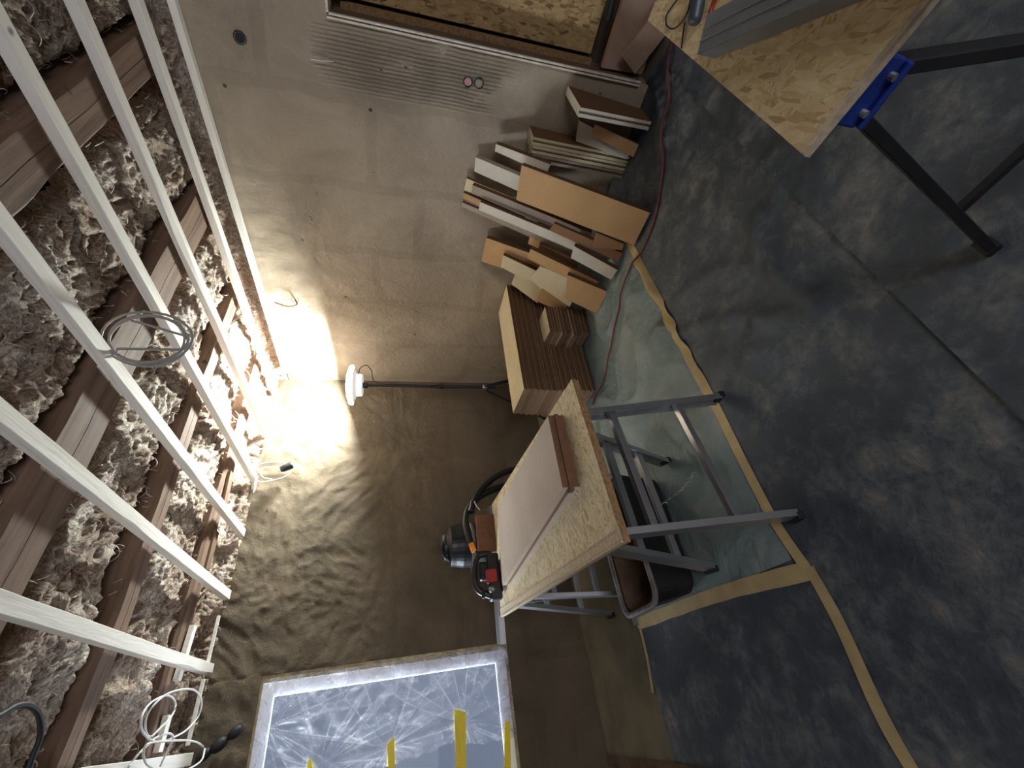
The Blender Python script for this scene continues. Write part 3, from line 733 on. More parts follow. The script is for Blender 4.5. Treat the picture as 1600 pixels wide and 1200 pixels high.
for i, p in enumerate(cps): p.z = sum(zs[max(0, i-2):i+3])/len(zs[max(0, i-2):i+3])+.002
tube(bm, cps, .006, 8)
tag(obj('red_cable', bm, M['redcable'], smooth=True), 'thin reddish cable snaking over the floor past the leaning boards', 'cable')
# ---------------------------------------------------------------- tall stack of softboards
def softboard(bm, x0, x1, y0, y1, z0, z1, rot=0, piv=(0, 0)):
    """board with a groove along -Y and a tongue along +Y"""
    t = z1-z0; a, b = z0+t*.36, z0+t*.64; e = .0015
    poly = [(y0, z0+e), (y0+e, z0), (y1, z0), (y1, a), (y1+.012, a), (y1+.012, b), (y1, b), (y1, z1), (y0+e, z1), (y0, z1-e), (y0, b), (y0+.012, b), (y0+.012, a), (y0, a)]
    c, s = math.cos(rot), math.sin(rot)
    f = lambda x, y, z: Vector((piv[0]+(x-piv[0])*c-(y-piv[1])*s, piv[1]+(x-piv[0])*s+(y-piv[1])*c, z))
    P = [f(x0, y, z) for y, z in poly]; Q = f(x1, y0, z0)-f(x0, y0, z0); prism(bm, P, Q)
ORD = ['topmost', 'second', 'third', 'fourth', 'fifth', 'sixth', 'seventh', 'eighth', 'ninth', 'tenth', 'eleventh', 'lowest']
nb = 12; z0 = .022; th = (.60-z0)/nb
for k in range(nb):
    bm = B(); j = R_.uniform(-.006, .006); i = nb-1-k
    j2 = (.0 if i > 0 else 0) + R_.uniform(-.004, .004)
    softboard(bm, -1.145+j, -.03, -1.395+j2, -1.025+j2, z0+th*k+.0006, z0+th*(k+1)-.0006, -.055 if i else -.07, (-1.14, -1.395))
    top = M['cream'] if i == 0 else M['lilac']
    tag(yface(sides(obj('insulation_board', bm, M['cream']), M['brown%d' % (k % 3)]), M['edge_shaded']),
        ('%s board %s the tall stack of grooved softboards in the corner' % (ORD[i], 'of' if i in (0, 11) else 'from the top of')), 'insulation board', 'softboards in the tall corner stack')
# small stack of offcuts in front of it
sm = [(.00, .05), (.05, .10), (.10, .145), (.145, .195), (.195, .24), (.24, .285), (.285, .335)]
SO = ['topmost', 'second', 'third', 'fourth', 'fifth', 'sixth', 'lowest']
TL = at(833, 492, 2, .36); FR = at(841, 541, 2, .36)
for k, (a, b) in enumerate(sm):
    bm = B(); i = 6-k; dx = [0, .03, -.03, .02, -.025, .0, .01][k]; 
    softboard(bm, -.70+dx, -.44+dx*.3, -1.60+dx*.5, -1.415-abs(dx)*.2, .024+a, .024+b-.001, -.12, (-.6, -1.5))
    tag(yface(sides(obj('board_offcut', bm, M['cream']), M['brown%d' % (k % 3)]), M['edge_shaded']),
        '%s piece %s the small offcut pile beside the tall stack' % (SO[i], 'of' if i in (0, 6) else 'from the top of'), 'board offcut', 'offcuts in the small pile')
# ---------------------------------------------------------------- boards leaning on the right wall
def lean(quad, xt, xf, t, mt, label, name='leaning_board'):
    """front face seen through quad (top-a, bottom-a, bottom-b, top-b); xt: x of its top line, xf: x where its face meets the floor"""
    tp = [(quad[0][i]+quad[3][i])/2 for i in (0, 1)]
    Tp = at(tp[0], tp[1], 0, xt); d = Vector((xt-xf, 0, Tp.z)); n = Vector((-d.z, 0, d.x)).normalized()
    q = [on_plane(px, py, Tp, n) for px, py in quad]
    for p in q:
        if p.z < .03: p.x += (.03-p.z)*d.x/d.z; p.z = .03
    bm = B(); hexa(bm, q, -n*t)
    o = yface(obj(name, bm, mt, bevel=.0012), M['lilac' if 'grey side' in label else 'dark'])  # near side coloured darker to carry its shade
    return tag(o, label, 'board', 'boards leaning against the right wall')
G1 = (.87, .49); G2 = (1.05, .42)
LEAN = [
 # quad, group slope, layer, t, material, label
 ([(760, 371.5), (900, 421), (888, 455), (752, 408)], G1, 0, .045, 'tan', 'tan board rearmost of the short group beside the tall stack'),
 ([(830, 362), (868, 378), (860, 396), (825, 381)], G1, 1, .03, 'tan', 'small tan board end poking up between the two groups'),
 ([(843, 381), (905, 408), (893, 437), (836, 410)], G1, 2, .035, 'dark', 'dark brown board behind the pale rectangular block'),
 ([(786, 398.5), (890, 448), (880, 470), (782.5, 417)], G1, 1, .04, 'cream', 'cream board standing in front of the rearmost tan one'),
 ([(805, 427), (850, 449), (840, 474), (799, 444)], G1, 0, .03, 'cream', 'cream offcut lowest on the wall side, just above the tall stack'),
 ([(848, 446), (892, 468), (880, 490), (838, 470)], G1, 1, .03, 'tan', 'small tan offcut with a dark notch by the tall stack'),
 ([(829, 389), (935, 440), (925, 458), (823, 403)], G1, 3, .045, 'tan', 'long narrow tan board beside the pale block'),
 ([(845, 416), (906, 443), (890, 480), (826, 436)], G1, 3, .03, 'cream', 'cream board partly behind the tan foreground board'),
 ([(886.5, 429.5), (952, 457), (932, 490), (884, 467)], G1, 4, .045, 'tan', 'tan foreground board lowest in the short group'),
 ([(897, 384.5), (965, 422), (954.5, 437), (891.5, 403)], G1, 4, .045, 'pale', 'pale rectangular block standing by the end of the floor tape'),
 ([(722, 316), (900, 392), (894, 400), (721.5, 323)], G2, 0, .03, 'lilac', 'longest thin pinkish board, lowest edge of the middle group'),
 ([(724, 301), (820, 342), (815, 352), (723, 310)], G2, 0, .03, 'tan', 'tan board end at the very top of the middle group'),
 ([(729, 278.5), (800, 308), (796, 322), (725, 297)], G2, 0, .03, 'cream', 'small cream board end with a notch at the top of the middle group'),
 ([(738, 289), (924, 364), (920, 379), (736.5, 302)], G2, 1, .045, 'lilac', 'long greyish board between the orange-tan board and the white strip'),
 ([(750, 315.5), (905, 379), (898, 392), (748, 328)], G2, 1.8, .035, 'pale', 'long white strip below the greyish board'),
 ([(866, 349), (985, 400), (975, 412), (858, 360)], G2, 2.8, .03, 'brown', 'narrow brown board below the orange-tan board'),
 ([(931, 363), (975, 381), (972, 391), (924, 387)], G2, 3.5, .03, 'brown', 'stubby brown offcut at the foot of the orange-tan board'),
 ([(743, 245.5), (900, 312), (890, 335), (741, 268)], G2, 0, .05, 'pale', 'white board with grey side behind the orange-tan board'),
 ([(775, 225), (860, 257), (854, 272), (773, 236.5)], G2, 0, .05, 'pale', 'small white board end above the grey-sided board'),
]
for q, (zr, sl), Ly, t_, mt, lb in LEAN:
    x0_ = -.062-.055*Ly; tp = ((q[0][0]+q[3][0])/2, (q[0][1]+q[3][1])/2); xt = x0_
    for _ in range(12): xt = x0_-sl*(zr-at(tp[0], tp[1], 0, xt).z)
    xt = min(xt, -.058); zz = at(tp[0], tp[1], 0, xt).z; lean(q, xt, xt-sl*zz, t_, M[mt], lb)
lean([(815, 258), (1022, 335), (1002, 388), (806.5, 312.5)], -.33, -.745, .045, M['tan'], 'largest board, broad plain orange-tan face in the middle')
# boards standing edge-on
def edge_board(pt, pb, depth_t, depth_b, y0, t, zt, mt, label):
    """board whose broad face looks toward -Y: y0 = its near face, standing out from the wall by depth"""
    bm = B(); z1 = zt
    ya, yb = y0
    q = [Vector((-.02-pt, ya, z1)), Vector((-.02-pb, yb, .012)), Vector((-.02-pb-depth_b, yb, .012)), Vector((-.02-pt-depth_t, ya, z1))]
    n = Vector((0, t, 0))
    e = .0015
    # groove along the room-side edge
    a, b = t*.34, t*.6
    def P(i, s): return q[i]+Vector((0, s, 0))
    gx = Vector((.012, 0, 0))
    ringT = [P(0, 0), P(3, 0), P(3, a), P(3, a)+gx, P(3, b)+gx, P(3, b), P(3, t), P(0, t)]
    ringB = [P(1, 0), P(2, 0), P(2, a), P(2, a)+gx, P(2, b)+gx, P(2, b), P(2, t), P(1, t)]
    A = [bm.verts.new(p) for p in ringT]; Bq = [bm.verts.new(p) for p in ringB]
    for i in range(8): bm.faces.new((A[i], A[(i+1) % 8], Bq[(i+1) % 8], Bq[i]))
    bm.faces.new(A); bm.faces.new(Bq[::-1])
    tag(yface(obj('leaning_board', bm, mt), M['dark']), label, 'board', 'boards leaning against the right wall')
edge_board(0, .03, .335, .20, (-3.035, -3.00), .05, .53, M['pale'], 'brown board standing edge-on at the niche side, grooved edge out')
for k in range(3):
    edge_board(0, .02+.0*k, .17-.005*k, .12, (-2.775+.052*k, -2.745+.052*k), .048, .715-.012*k, M[['cream', 'cream', 'lilac'][k]],
               ['edge-on board with dark face, nearest the niche of three side by side', 'middle one of three edge-on boards side by side', 'edge-on board furthest from the niche of three side by side'][k])
lean([(905, 188.5), (1003, 236), (978, 249), (900, 221)], -.13, -.21, .05, M['pale'], 'pale grey block leaning behind the small tan board')
lean([(930, 194), (1004, 228), (993, 247), (925.5, 212)], -.17, -.25, .02, M['tan'], 'small tan board with ragged face nearest the niche')
# ---------------------------------------------------------------- ladder trestles and the work board
def rail(bm, a, b, w=.062, t=.024, up=(1, 0, 0)):
    """C-shaped aluminium rail"""
    a, b = Vector(a), Vector(b); d = (b-a).normalized(); s = d.cross(Vector(up)).normalized(); u_ = s.cross(d)
    # web + two flanges
    bar(bm, a, b, w, .003, tuple(u_))
    for k in (-1, 1):
        off = s*(w/2-.0015)*k + u_*(-t/2); bar(bm, a+off, b+off, .003, t, tuple(u_))
def trestle(name, label, feetA, topA, feetB, topB, rungA, rungB, chain=True, sticker=False):
    c = (Vector(feetA[0])+Vector(feetB[1]))/2; t = thing(name, label, 'trestle', (c.x, c.y, 0), 'aluminium ladder trestles')
    def frame(nm, feet, top, rungs, sgn):
        for i in (0, 1):
            bm = B(); up = (1, 0, 0) if i == 0 else (-1, 0, 0); f = Vector(feet[i]); tp = Vector(top[i]); d = (tp-f).normalized()
            rail(bm, f+d*.02, tp, up=up); g = obj('leg', bm, M['alu'], parent=t)
            bm = B(); bar(bm, f, f+d*.03, .064, .027, (1, 0, 0)); obj('foot_cap', bm, M['rubber'], parent=g, bevel=.003)
        for z in rungs:
            P = [Vector(feet[i]).lerp(Vector(top[i]), z/Vector(top[i]).z) for i in (0, 1)]
            bm = B(); bar(bm, P[0], P[1], .03, .028, (0, 0, 1)); bar(bm, P[0]+Vector((0, 0, -.016)), P[1]+Vector((0, 0, -.016)), .012, .012); obj('rung', bm, M['alu'], parent=t, bevel=.002)
        return
    frame('a', feetA, topA, rungA, 1); frame('b', feetB, topB, rungB, -1)
    bm = B(); mx = [(Vector(topA[i])+Vector(topB[i]))/2 for i in (0, 1)]
    bar(bm, mx[0]+Vector((-.01, 0, -.022)), mx[1]-Vector((-.01, 0, .022)), .07, .03); obj('top_bar', bm, M['alu'], parent=t, bevel=.002)
    if chain:
        a = at(1083, 737, 1, -2.43); b = at(1030, 790, 1, -2.02); bm = B()
        n = 16
        for k in range(n):
            p = a.lerp(b, (k+.5)/n)+Vector((0, 0, -.03*math.sin((k+.5)/n*3.14))); d = (b-a).normalized(); s = d.cross(Vector((0, 0, 1))).normalized() if k % 2 else d.cross(Vector((1, 0, .3))).normalized()
            q = [p+d*.015*math.cos(x)+s*.007*math.sin(x) for x in [6.283*j/10 for j in range(11)]]
            tube(bm, q, .0018, 5)
        obj('chain', bm, M['silver'], parent=t)
    if sticker:
        bm = B(); a = Vector(feetB[0]).lerp(Vector(topB[0]), .62); b = Vector(feetB[0]).lerp(Vector(topB[0]), .80); n_ = Vector((-.003, 0, 0))
        bar(bm, a+n_, b+n_, .03, .001, (1, 0, 0)); o = obj('sticker', bm, M['label'], parent=t); o['label'] = 'white paper sticker'
    return t
trestle('ladder_trestle', 'folding aluminium ladder trestle under the near end of the work board',
        [(-1.99, -2.47, .02), (-2.60, -2.53, .02)], [(-2.03, -2.375, .758), (-2.585, -2.40, .758)],
        [(-2.035, -1.90, .02), (-2.63, -1.925, .02)], [(-2.05, -2.30, .758), (-2.60, -2.32, .758)], (.25, .58), (.27, .52), True, True)
trestle('ladder_trestle', 'folding aluminium ladder trestle under the far end of the work board',
        [(-1.97, -1.14, .012), (-2.57, -1.12, .012)], [(-1.94, -.96, .758), (-2.48, -.94, .758)],
        [(-2.0, -.71, .012), (-2.61, -.68, .012)], [(-1.95, -.89, .758), (-2.51, -.87, .758)], (.25, .52), (.25, .52), False, False)
ZT = .80
wb = thing('work_board', 'long strand-board work surface laid on the two ladder trestles', 'board', (-2.25, -1.6, .77))
P = [at(893, 592, 2, ZT), at(973, 848, 2, ZT), at(783, 964, 2, ZT), at(768.5, 788, 2, ZT)]
bm = B(); hexa(bm, P, Vector((0, 0, -.018))); o = sides(obj('strand_board', bm, M['osb'], parent=wb), M['edge'], M['edge_pale'])
bm = B(); Q = [p+Vector((0, 0, -.0185)) for p in P]; cx = sum((p for p in Q), Vector())/4; Q = [cx+(p-cx)*.995 for p in Q]; hexa(bm, Q, Vector((0, 0, -.014))); obj('lower_board', bm, M['edge'], parent=wb)
# planed rebate strip along the camera-left edge
bm = B(); a, b = P[1], P[2]; s = (b-a).normalized().cross(Vector((0, 0, 1))); 
inn = ((P[0]+P[3])/2-(a+b)/2).normalized(); up_ = Vector((0, 0, .0015))
bar(bm, a+inn*.004+up_, b+inn*.004+up_, .008, .006); bar(bm, a+inn*.046+up_, b+inn*.046+up_, .007, .004); bar(bm, a+inn*.026+up_*.3, b+inn*.026+up_*.3, .030, .002)
o = obj('rebated_edge', bm, M['edge_pale'], parent=wb); o['label'] = 'paler planed edge strip'
# plank of softboard on it
pk = thing('softboard_plank', 'pinkish-grey softboard with grooved edge lying on the work board', 'board', (-2.2, -1.7, .80))
zt = .872
Pq = [at(856, 650, 2, zt), at(879, 762, 2, zt), at(785, 915, 2, zt), at(777, 795, 2, zt)]
bm = B(); hexa(bm, Pq, Vector((0, 0, -.024))); obj('top_layer', bm, M['plank'], parent=pk)
cx = sum((p for p in Pq), Vector())/4
bm = B(); hexa(bm, [cx+(p-cx)*.975+Vector((0, 0, -.024)) for p in Pq], Vector((0, 0, -.018))); obj('groove_core', bm, M['brown'], parent=pk)
bm = B(); hexa(bm, [p+Vector((0, 0, -.042)) for p in Pq], Vector((0, 0, -.029))); obj('bottom_layer', bm, M['plank'], parent=pk)
# the near end face gets its shade as dark brown, tongue standing out
bm = B(); a = Pq[0]+Vector((0, -.004, 0)); b = Pq[1]+Vector((0, -.004, 0))
hexa(bm, [a, b, b-Vector((0, 0, .024)), a-Vector((0, 0, .024))], Vector((0, .003, 0))); hexa(bm, [a-Vector((0, 0, .042)), b-Vector((0, 0, .042)), b-Vector((0, 0, .07)), a-Vector((0, 0, .07))], Vector((0, .003, 0)))
hexa(bm, [a+Vector((0, -.012, -.024)), b+Vector((-.018, -.012, -.024)), b+Vector((-.018, -.012, -.042)), a+Vector((0, -.012, -.042))], Vector((0, .03, 0)))
o = obj('end_tongue', bm, M['block'], parent=pk); o['label'] = 'tongued end with shade painted in dark brown'
# brown block at the far end
bm = B(); P0 = at(771, 803, 2, .802); P1 = at(776, 862, 2, .802)
dv = (P1-P0); zb = .80
q = [P0, P1, P1+Vector((0, .05, 0)), P0+Vector((0, .05, 0))]; q = [Vector((p.x, p.y, zb+.135)) for p in q]
bm = B(); hexa(bm, q, Vector((0, 0, -.133)))
tag(obj('softboard_block', bm, M['block'], bevel=.003), 'brown softboard block set upright at the far end of the work board', 'block')
pl_ = thing('aluminium_plank', 'narrow aluminium plank behind the work board, its end reaching toward the window', 'plank', (-2.18, -.5, 0))
A = Vector((-1.72, -.57, .79)); Bp = Vector((-2.66, -.42, .79))
bm = B(); bar(bm, A, Bp, .12, .012); dd_ = (Bp-A).normalized(); sn = dd_.cross(Vector((0, 0, 1)))
for k in (-1, -.33, .33, 1): bar(bm, A+sn*.054*k+Vector((0, 0, -.02)), Bp+sn*.054*k+Vector((0, 0, -.02)), .008, .034)
obj('deck', bm, M['alu'], parent=pl_, bevel=.001)
for t0 in (.12, .74):
    for k in (-1, 1):
        p_ = A.lerp(Bp, t0)+sn*.045*k; bm = B(); bar(bm, p_+Vector((0, 0, -.03)), (p_.x, p_.y-.02*k, .0), .03, .02, (1, 0, 0)); obj('leg', bm, M['alu'], parent=pl_)
# jigsaw
jc = at(785, 900, 2, .80); js = thing('jigsaw', 'black and red jigsaw with an orange sleeve, on the far end of the work board', 'jigsaw', jc)
def jp(px, py, dy=0): return at(px, py, 1, jc.y+dy)
ax_x = (jp(768, 925)-jp(768, 875)).normalized()
bm = B(); a = jp(780, 872); b = jp(778, 930); z = Vector((0, 0, 1))
for c_, s_ in (((a+b)/2+z*.035, ((b-a).length*1.25, .085, .085)),): add_box(bm, c_, s_)
add_box(bm, jp(756, 893, .02), (.12, .05, .07)); obj('motor_body', bm, M['black'], parent=js, bevel=.015)
bm = B(); tube(bm, smooth_pts([jp(768, 866), jp(748, 868), jp(741, 885), jp(741, 905), jp(748, 922), jp(765, 930), jp(776, 932)], 6), .023, 12); obj('handle', bm, M['black'], parent=js, smooth=True)
bm = B(); add_box(bm, jp(768, 900, -.045), (.085, .05, .07)); o = obj('motor_cover', bm, M['red'], parent=js, bevel=.008); o['label'] = 'red cover'
bm = B(); lathe(bm, [(.02, -.02), (.024, 0), (.018, .02), (.008, .028)], jp(768, 921, -.035), 16, Euler((math.radians(90), 0, 0)).to_matrix()); obj('gear_head', bm, M['silver'], parent=js, smooth=True)
bm = B(); add_box(bm, Vector((jc.x, jc.y, .812)), (.20, .085, .006)); obj('base_plate', bm, M['alu'], parent=js)
bm = B(); tube(bm, smooth_pts([jp(752, 868), jp(742, 860), jp(735, 852)], 4), .010, 8); obj('cord', bm, M['rubber'], parent=js)
bm = B(); tube(bm, [jp(741, 862), jp(736, 849)], .019, 14); o = obj('cord_tag', bm, M['orange'], parent=js); o['label'] = 'orange sleeve'
bm = B(); tube(bm, [jp(756, 922, -.02), jp(755, 935, -.02)], .011, 8); obj('lever', bm, M['black'], parent=js)
# vacuum cleaner
vy = -.49
vc = Vector((0, 0, 0))
c = at(735, 852, 1, vy); va = thing('vacuum_cleaner', 'black drum vacuum cleaner standing on the plank behind the work board', 'vacuum cleaner', (c.x, vy, .80), )
zb = at(765, 850, 1, vy).z; ztop = at(690, 850, 1, vy).z; rad = (at(715, 815, 1, vy)-at(715, 888, 1, vy)).length/2*.93
hh = ztop
bm = B(); lathe(bm, [(rad*.80, .825), (rad*.86, .84), (rad*.92, hh-.26), (rad*.95, hh-.235)], (c.x, vy, 0), 36); obj('drum', bm, M['black'], parent=va, smooth=True)
bm = B(); lathe(bm, [(rad*.95, hh-.24), (rad*.99, hh-.235), (rad*.99, hh-.215), (rad*.95, hh-.21)], (c.x, vy, 0), 36); obj('clamp_ring', bm, M['silver'], parent=va, smooth=True)
bm = B(); lathe(bm, [(rad*.96, hh-.212), (rad*.97, hh-.15), (rad*.90, hh-.10), (rad*.88, hh-.06), (rad*.6, hh-.035), (rad*.58, hh-.012), (rad*.5, hh)], (c.x, vy, 0), 36); obj('motor_head', bm, M['black'], parent=va, smooth=False, bevel=.004)
bm = B(); tube(bm, smooth_pts([at(745, 770, 1, vy-.1) if False else Vector((c.x-rad*.7, vy-rad*.3, hh-.05)), Vector((c.x-rad*.3, vy-rad*.5, hh+.01)), Vector((c.x+rad*.5, vy-rad*.4, hh-.04))], 6), .012, 10); obj('carry_handle', bm, M['rubber'], parent=va, smooth=True)
for k in range(4):
    a = k*1.57+.7; bm = B(); g = Vector((c.x+rad*.7*math.cos(a), vy+rad*.7*math.sin(a), .815)); lathe(bm, [(.004, -.012), (.011, -.01), (.0135, 0), (.011, .01), (.004, .012)], g, 14, Euler((0, math.radians(90), 0)).to_matrix()); obj('caster', bm, M['rubber'], parent=va, smooth=True)
bm = B()
for W, rr in (([(742, 862), (733, 842), (728, 820), (730, 800), (742, 782), (765, 768), (800, 757), (850, 752)], .026), ([(736, 800), (741, 782), (752, 765), (770, 748), (800, 734), (850, 726)], .026)):
    tube(bm, smooth_pts([at(x, y, 1, vy-.19+.012*i) for i, (x, y) in enumerate(W)], 8), rr, 14)
obj('hose', bm, M['hose'], parent=va, smooth=True)
bm = B(); q = [at(x, y, 1, vy-.23) for x, y in ((741, 783), (744, 790), (750, 797))]; tube(bm, smooth_pts(q, 4), .004, 6); obj('hose_tie', bm, M['whitecable'], parent=va)
# mortar tub under the trestle
tb = thing('mortar_tub', 'black rectangular mortar tub crusted brown, standing under the work board', 'tub', (-2.36, -1.6, .02))
def rr_ring(cx, cy, hx, hy, r, z, n=6):
    out = []
    for (sx, sy, a0) in ((1, 1, 0), (-1, 1, 90), (-1, -1, 180), (1, -1, 270)):
        for k in range(n+1):
            a = math.radians(a0+90*k/n); out.append(Vector((cx+sx*(hx-r)+r*math.cos(a), cy+sy*(hy-r)+r*math.sin(a), z)))
    return out
def loft(bm, rings, cap0=True, cap1=True):
    V = [[bm.verts.new(p) for p in r] for r in rings]
    for a, b in zip(V, V[1:]):
        for k in range(len(a)): bm.faces.new((a[k], a[(k+1) % len(a)], b[(k+1) % len(a)], b[k]))
    if cap0: bm.faces.new(V[0][::-1])
    if cap1: bm.faces.new(V[-1])
cx_, cy_ = -2.37, -1.605
bm = B(); loft(bm, [rr_ring(cx_, cy_, .30, .15, .06, .022), rr_ring(cx_, cy_, .315, .165, .065, .04), rr_ring(cx_, cy_, .348, .187, .07, .285), rr_ring(cx_, cy_, .340, .179, .066, .285), rr_ring(cx_, cy_, .305, .156, .06, .05), rr_ring(cx_, cy_, .30, .15, .06, .045)], True, True)
obj('tub_body', bm, M['tubside'], parent=tb, smooth=False)
bm = B(); loft(bm, [rr_ring(cx_, cy_, .362, .200, .075, .274), rr_ring(cx_, cy_, .366, .204, .078, .284), rr_ring(cx_, cy_, .360, .198, .075, .292), rr_ring(cx_, cy_, .338, .177, .066, .290), rr_ring(cx_, cy_, .338, .177, .066, .276)], False, False); obj('rim', bm, M['rim'], parent=tb, smooth=True)
bm = B(); loft(bm, [rr_ring(cx_, cy_, .302, .153, .06, .052), rr_ring(cx_, cy_, .334, .174, .066, .268), rr_ring(cx_, cy_, .330, .170, .066, .268), rr_ring(cx_, cy_, .296, .147, .06, .065)], True, True); obj('mortar_crust', bm, M['mortar'], parent=tb)
# ---------------------------------------------------------------- lamp on tripod
lx, ly = -.40, -.44
lp = thing('tripod_lamp', 'round glowing work lamp facing up on a thin black tripod in the corner', 'lamp', (lx, ly, 0))
bm = B(); lathe(bm, [(.165, 1.925), (.19, 1.932), (.192, 1.945), (.18, 1.965), (.12, 1.985), (.03, 1.993)], (lx, ly, 0), 40); obj('diffuser', bm, M['glow'], parent=lp, smooth=True)
bm = B(); lathe(bm, [(.10, 1.845), (.105, 1.85), (.11, 1.90), (.165, 1.925)], (lx, ly, 0), 32); obj('housing', bm, M['lampbody'], parent=lp)
bm = B(); tube(bm, [(lx, ly, 1.80), (lx, ly, 1.85)], .028, 14); tube(bm, [(lx, ly-.03, 1.815), (lx-.06, ly-.05, 1.815)], [.008, .014], 10); obj('swivel_head', bm, M['black'], parent=lp)
bm = B(); tube(bm, [(lx, ly, 1.2), (lx, ly, 1.81)], .011, 12); tube(bm, [(lx, ly, .55), (lx, ly, 1.22)], .015, 12); obj('pole', bm, M['black'], parent=lp)
bm = B(); lathe(bm, [(.015, 1.08), (.024, 1.09), (.024, 1.13), (.015, 1.14)], (lx, ly, 0), 16); tube(bm, [(lx, ly, 1.11), (lx+.04, ly-.02, 1.11)], .007, 8); obj('clamp', bm, M['black'], parent=lp)
bm = B(); lathe(bm, [(.016, .64), (.030, .65), (.030, .68), (.016, .69)], (lx, ly, 0), 16); obj('leg_collar', bm, M['silver'], parent=lp)
for k in range(3):
    a = math.radians(20+120*k); bm = B(); ft = (lx+.32*math.cos(a), ly+.32*math.sin(a), .012); tube(bm, [(lx+.02*math.cos(a), ly+.02*math.sin(a), .67), ft], .010, 10)
    tube(bm, [(lx, ly, .3), (lx+.17*math.cos(a), ly+.17*math.sin(a), .33)], .006, 8); g = obj('leg', bm, M['black'], parent=lp)
    bm = B(); lathe(bm, [(.012, 0), (.015, .01), (.012, .04)], (ft[0], ft[1], 0), 12); obj('rubber_foot', bm, M['rubber'], parent=g)
bm = B(); tube(bm, smooth_pts([(lx-.02, ly-.02, 1.87), (lx+.1, ly-.1, 1.88), (lx+.14, ly-.13, 1.82), (lx+.1, ly-.1, 1.77), (lx+.02, ly-.02, 1.72), (lx, ly-.02, 1.4), (lx-.03, ly-.03, .95), (lx-.04, ly-.03, .6)], 8), .004, 6); obj('cord', bm, M['rubber'], parent=lp)
# ---------------------------------------------------------------- near work table on the blue sawhorse
ZB = .78
tabletop = [at(1012, 32, 2, ZB), at(1251, 238, 2, ZB)]
a, b = tabletop
e1 = (at(1442, 0, 2, ZB)-b); c_ = b+e1.normalized()*.95; d_ = a+(c_-b)
nt_ = thing('near_work_board', 'strand board with pale cut edges on the blue sawhorse, nearest the viewer', 'board', ((a+c_)/2))
bm = B(); hexa(bm, [a, b, c_, d_], Vector((0, 0, -.010))); sides(obj('upper_sheet', bm, M['osb_big'], parent=nt_), M['edge_pale'])
bm = B(); z_ = Vector((0, 0, -.0105)); hexa(bm, [a+z_, b+z_+Vector((-.006, .004, 0)), c_+z_+Vector((-.006, 0, 0)), d_+z_], Vector((0, 0, -.010))); obj('lower_sheet', bm, M['edge_pale'], parent=nt_)
s_ = thing('sawhorse', 'blue-headed sawhorse with black splayed legs carrying the near board', 'sawhorse', (-2.23, -3.72, 0))
bm = B(); add_box(bm, (-2.235, -3.722, .7355), (.075, .108, .045)); obj('head_bracket', bm, M['blue'], parent=s_, bevel=.004)
bm = B(); add_box(bm, (-2.262, -3.722, .706), (.036, .104, .012)); obj('bracket_lip', bm, M['blue'], parent=s_, bevel=.003)
for k in (-1, 1):
    bm = B(); tube(bm, [(-2.270, -3.722+k*.028, .722), (-2.281, -3.722+k*.028, .719)], .0065, 10); obj('bolt', bm, M['silver'], parent=s_)
for k in (-1, 1):
    bm = B(); foot = Vector((-2.235, -3.722+k*.245, .02)); bar(bm, (-2.24, -3.722+k*.035, .71), foot, .045, .022, (0, 1, 0)); g = obj('leg', bm, M['rubber'], parent=s_, bevel=.002)
    bm = B(); add_box(bm, foot, (.05, .035, .03)); obj('rubber_foot', bm, M['rubber'], parent=g, bevel=.004)
bm = B(); bar(bm, (-2.215, -3.54, .2), (-2.215, -3.90, .2), .018, .018); obj('brace', bm, M['rubber'], parent=s_)
bm = B(); add_box(bm, (-1.80, -3.722, .735), (.80, .045, .05)); obj('beam', bm, M['rubber'], parent=s_)
for k in (-1, 1):
    bm = B(); bar(bm, (-1.42, -3.722+k*.035, .71), (-1.42, -3.722+k*.245, .012), .045, .022, (0, 1, 0)); obj('leg', bm, M['rubber'], parent=s_, bevel=.002)
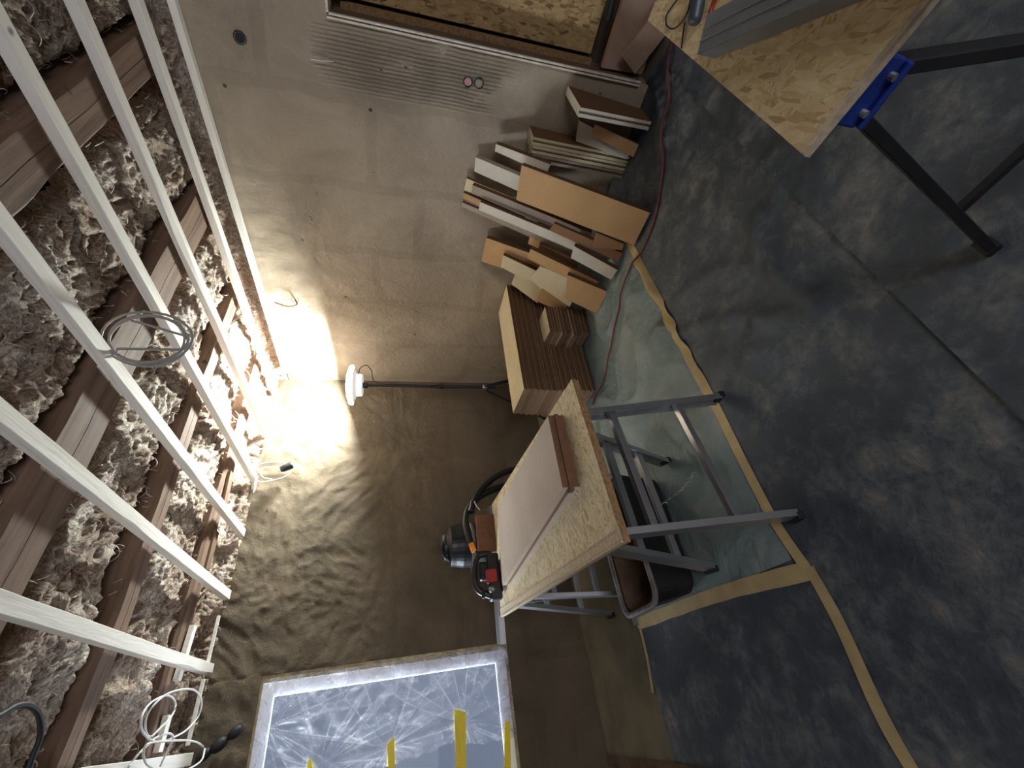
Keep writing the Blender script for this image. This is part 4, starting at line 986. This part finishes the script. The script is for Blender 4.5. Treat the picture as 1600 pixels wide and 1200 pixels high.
# things on that board: profile, tool, cables
def onb(x, y, h=0): return at(x, y, 2, ZB+h)
pr = thing('metal_profile', 'galvanised U-shaped metal profile lying across the near board', 'profile', onb(1200, 60))
A = onb(1117, 92); Bq = onb(1352, 0); dv = (Bq-A).normalized(); Bq = A+dv*.62; s = dv.cross(Vector((0, 0, 1))).normalized()
s = s if (onb(1120, 68)-A).dot(s) > 0 else -s
wd = .075
bm = B()
hexa(bm, [A+Vector((0, 0, .05)), Bq+Vector((0, 0, .05)), Bq+s*wd+Vector((0, 0, .05)), A+s*wd+Vector((0, 0, .05))], Vector((0, 0, -.0015)))
hexa(bm, [A, Bq, Bq+Vector((0, 0, .05)), A+Vector((0, 0, .05))], s*.0015); hexa(bm, [A+s*wd, Bq+s*wd, Bq+s*wd+Vector((0, 0, .05)), A+s*wd+Vector((0, 0, .05))], s*.0015)
for k in (.32, .62):
    hexa(bm, [A+s*wd*k+Vector((0, 0, .0505)), Bq+s*wd*k+Vector((0, 0, .0505)), Bq+s*wd*(k+.035)+Vector((0, 0, .0505)), A+s*wd*(k+.035)+Vector((0, 0, .0505))], Vector((0, 0, .002)))
obj('channel', bm, M['zinc'], parent=pr, bevel=.0006)
tl = thing('multimeter_probe', 'slate-grey rounded tool handle lying at the near board corner', 'tool', onb(1090, 20))
bm = B(); P0 = onb(1084, 39, .015); P1 = onb(1092, -6, .015); tube(bm, smooth_pts([P0, P0.lerp(P1, .25), P0.lerp(P1, .7), P1+(P1-P0)*.8], 5), [.007, .011, .014, .016, .017, .017, .017, .017, .017, .018, .018, .018, .018, .018, .017, .016], 12); obj('grip', bm, M['tool'], parent=tl, smooth=True)
bm = B(); tube(bm, smooth_pts([onb(x, y, .004) for x, y in [(1062, -5), (1050, 10), (1041, 25), (1042, 40), (1052, 45), (1064, 36), (1074, 20), (1079, 0)]], 6), .0022, 6)
tube(bm, smooth_pts([onb(x, y, .004) for x, y in [(1065, 75), (1067, 55), (1070, 35)]], 4), .0022, 6)
tag(obj('thin_black_wire', bm, M['rubber'], smooth=True), 'thin black wire looped on the corner of the near board', 'wire')
bm = B(); tube(bm, smooth_pts([onb(x, y, .006) for x, y in [(1119, -6), (1112, 12), (1110, 26), (1118, 38), (1130, 45), (1145, 43), (1158, 38)]], 6), .005, 8)
tag(obj('red_lead', bm, M['red'], smooth=True), 'red lead curving on the near board up to the metal profile', 'wire')
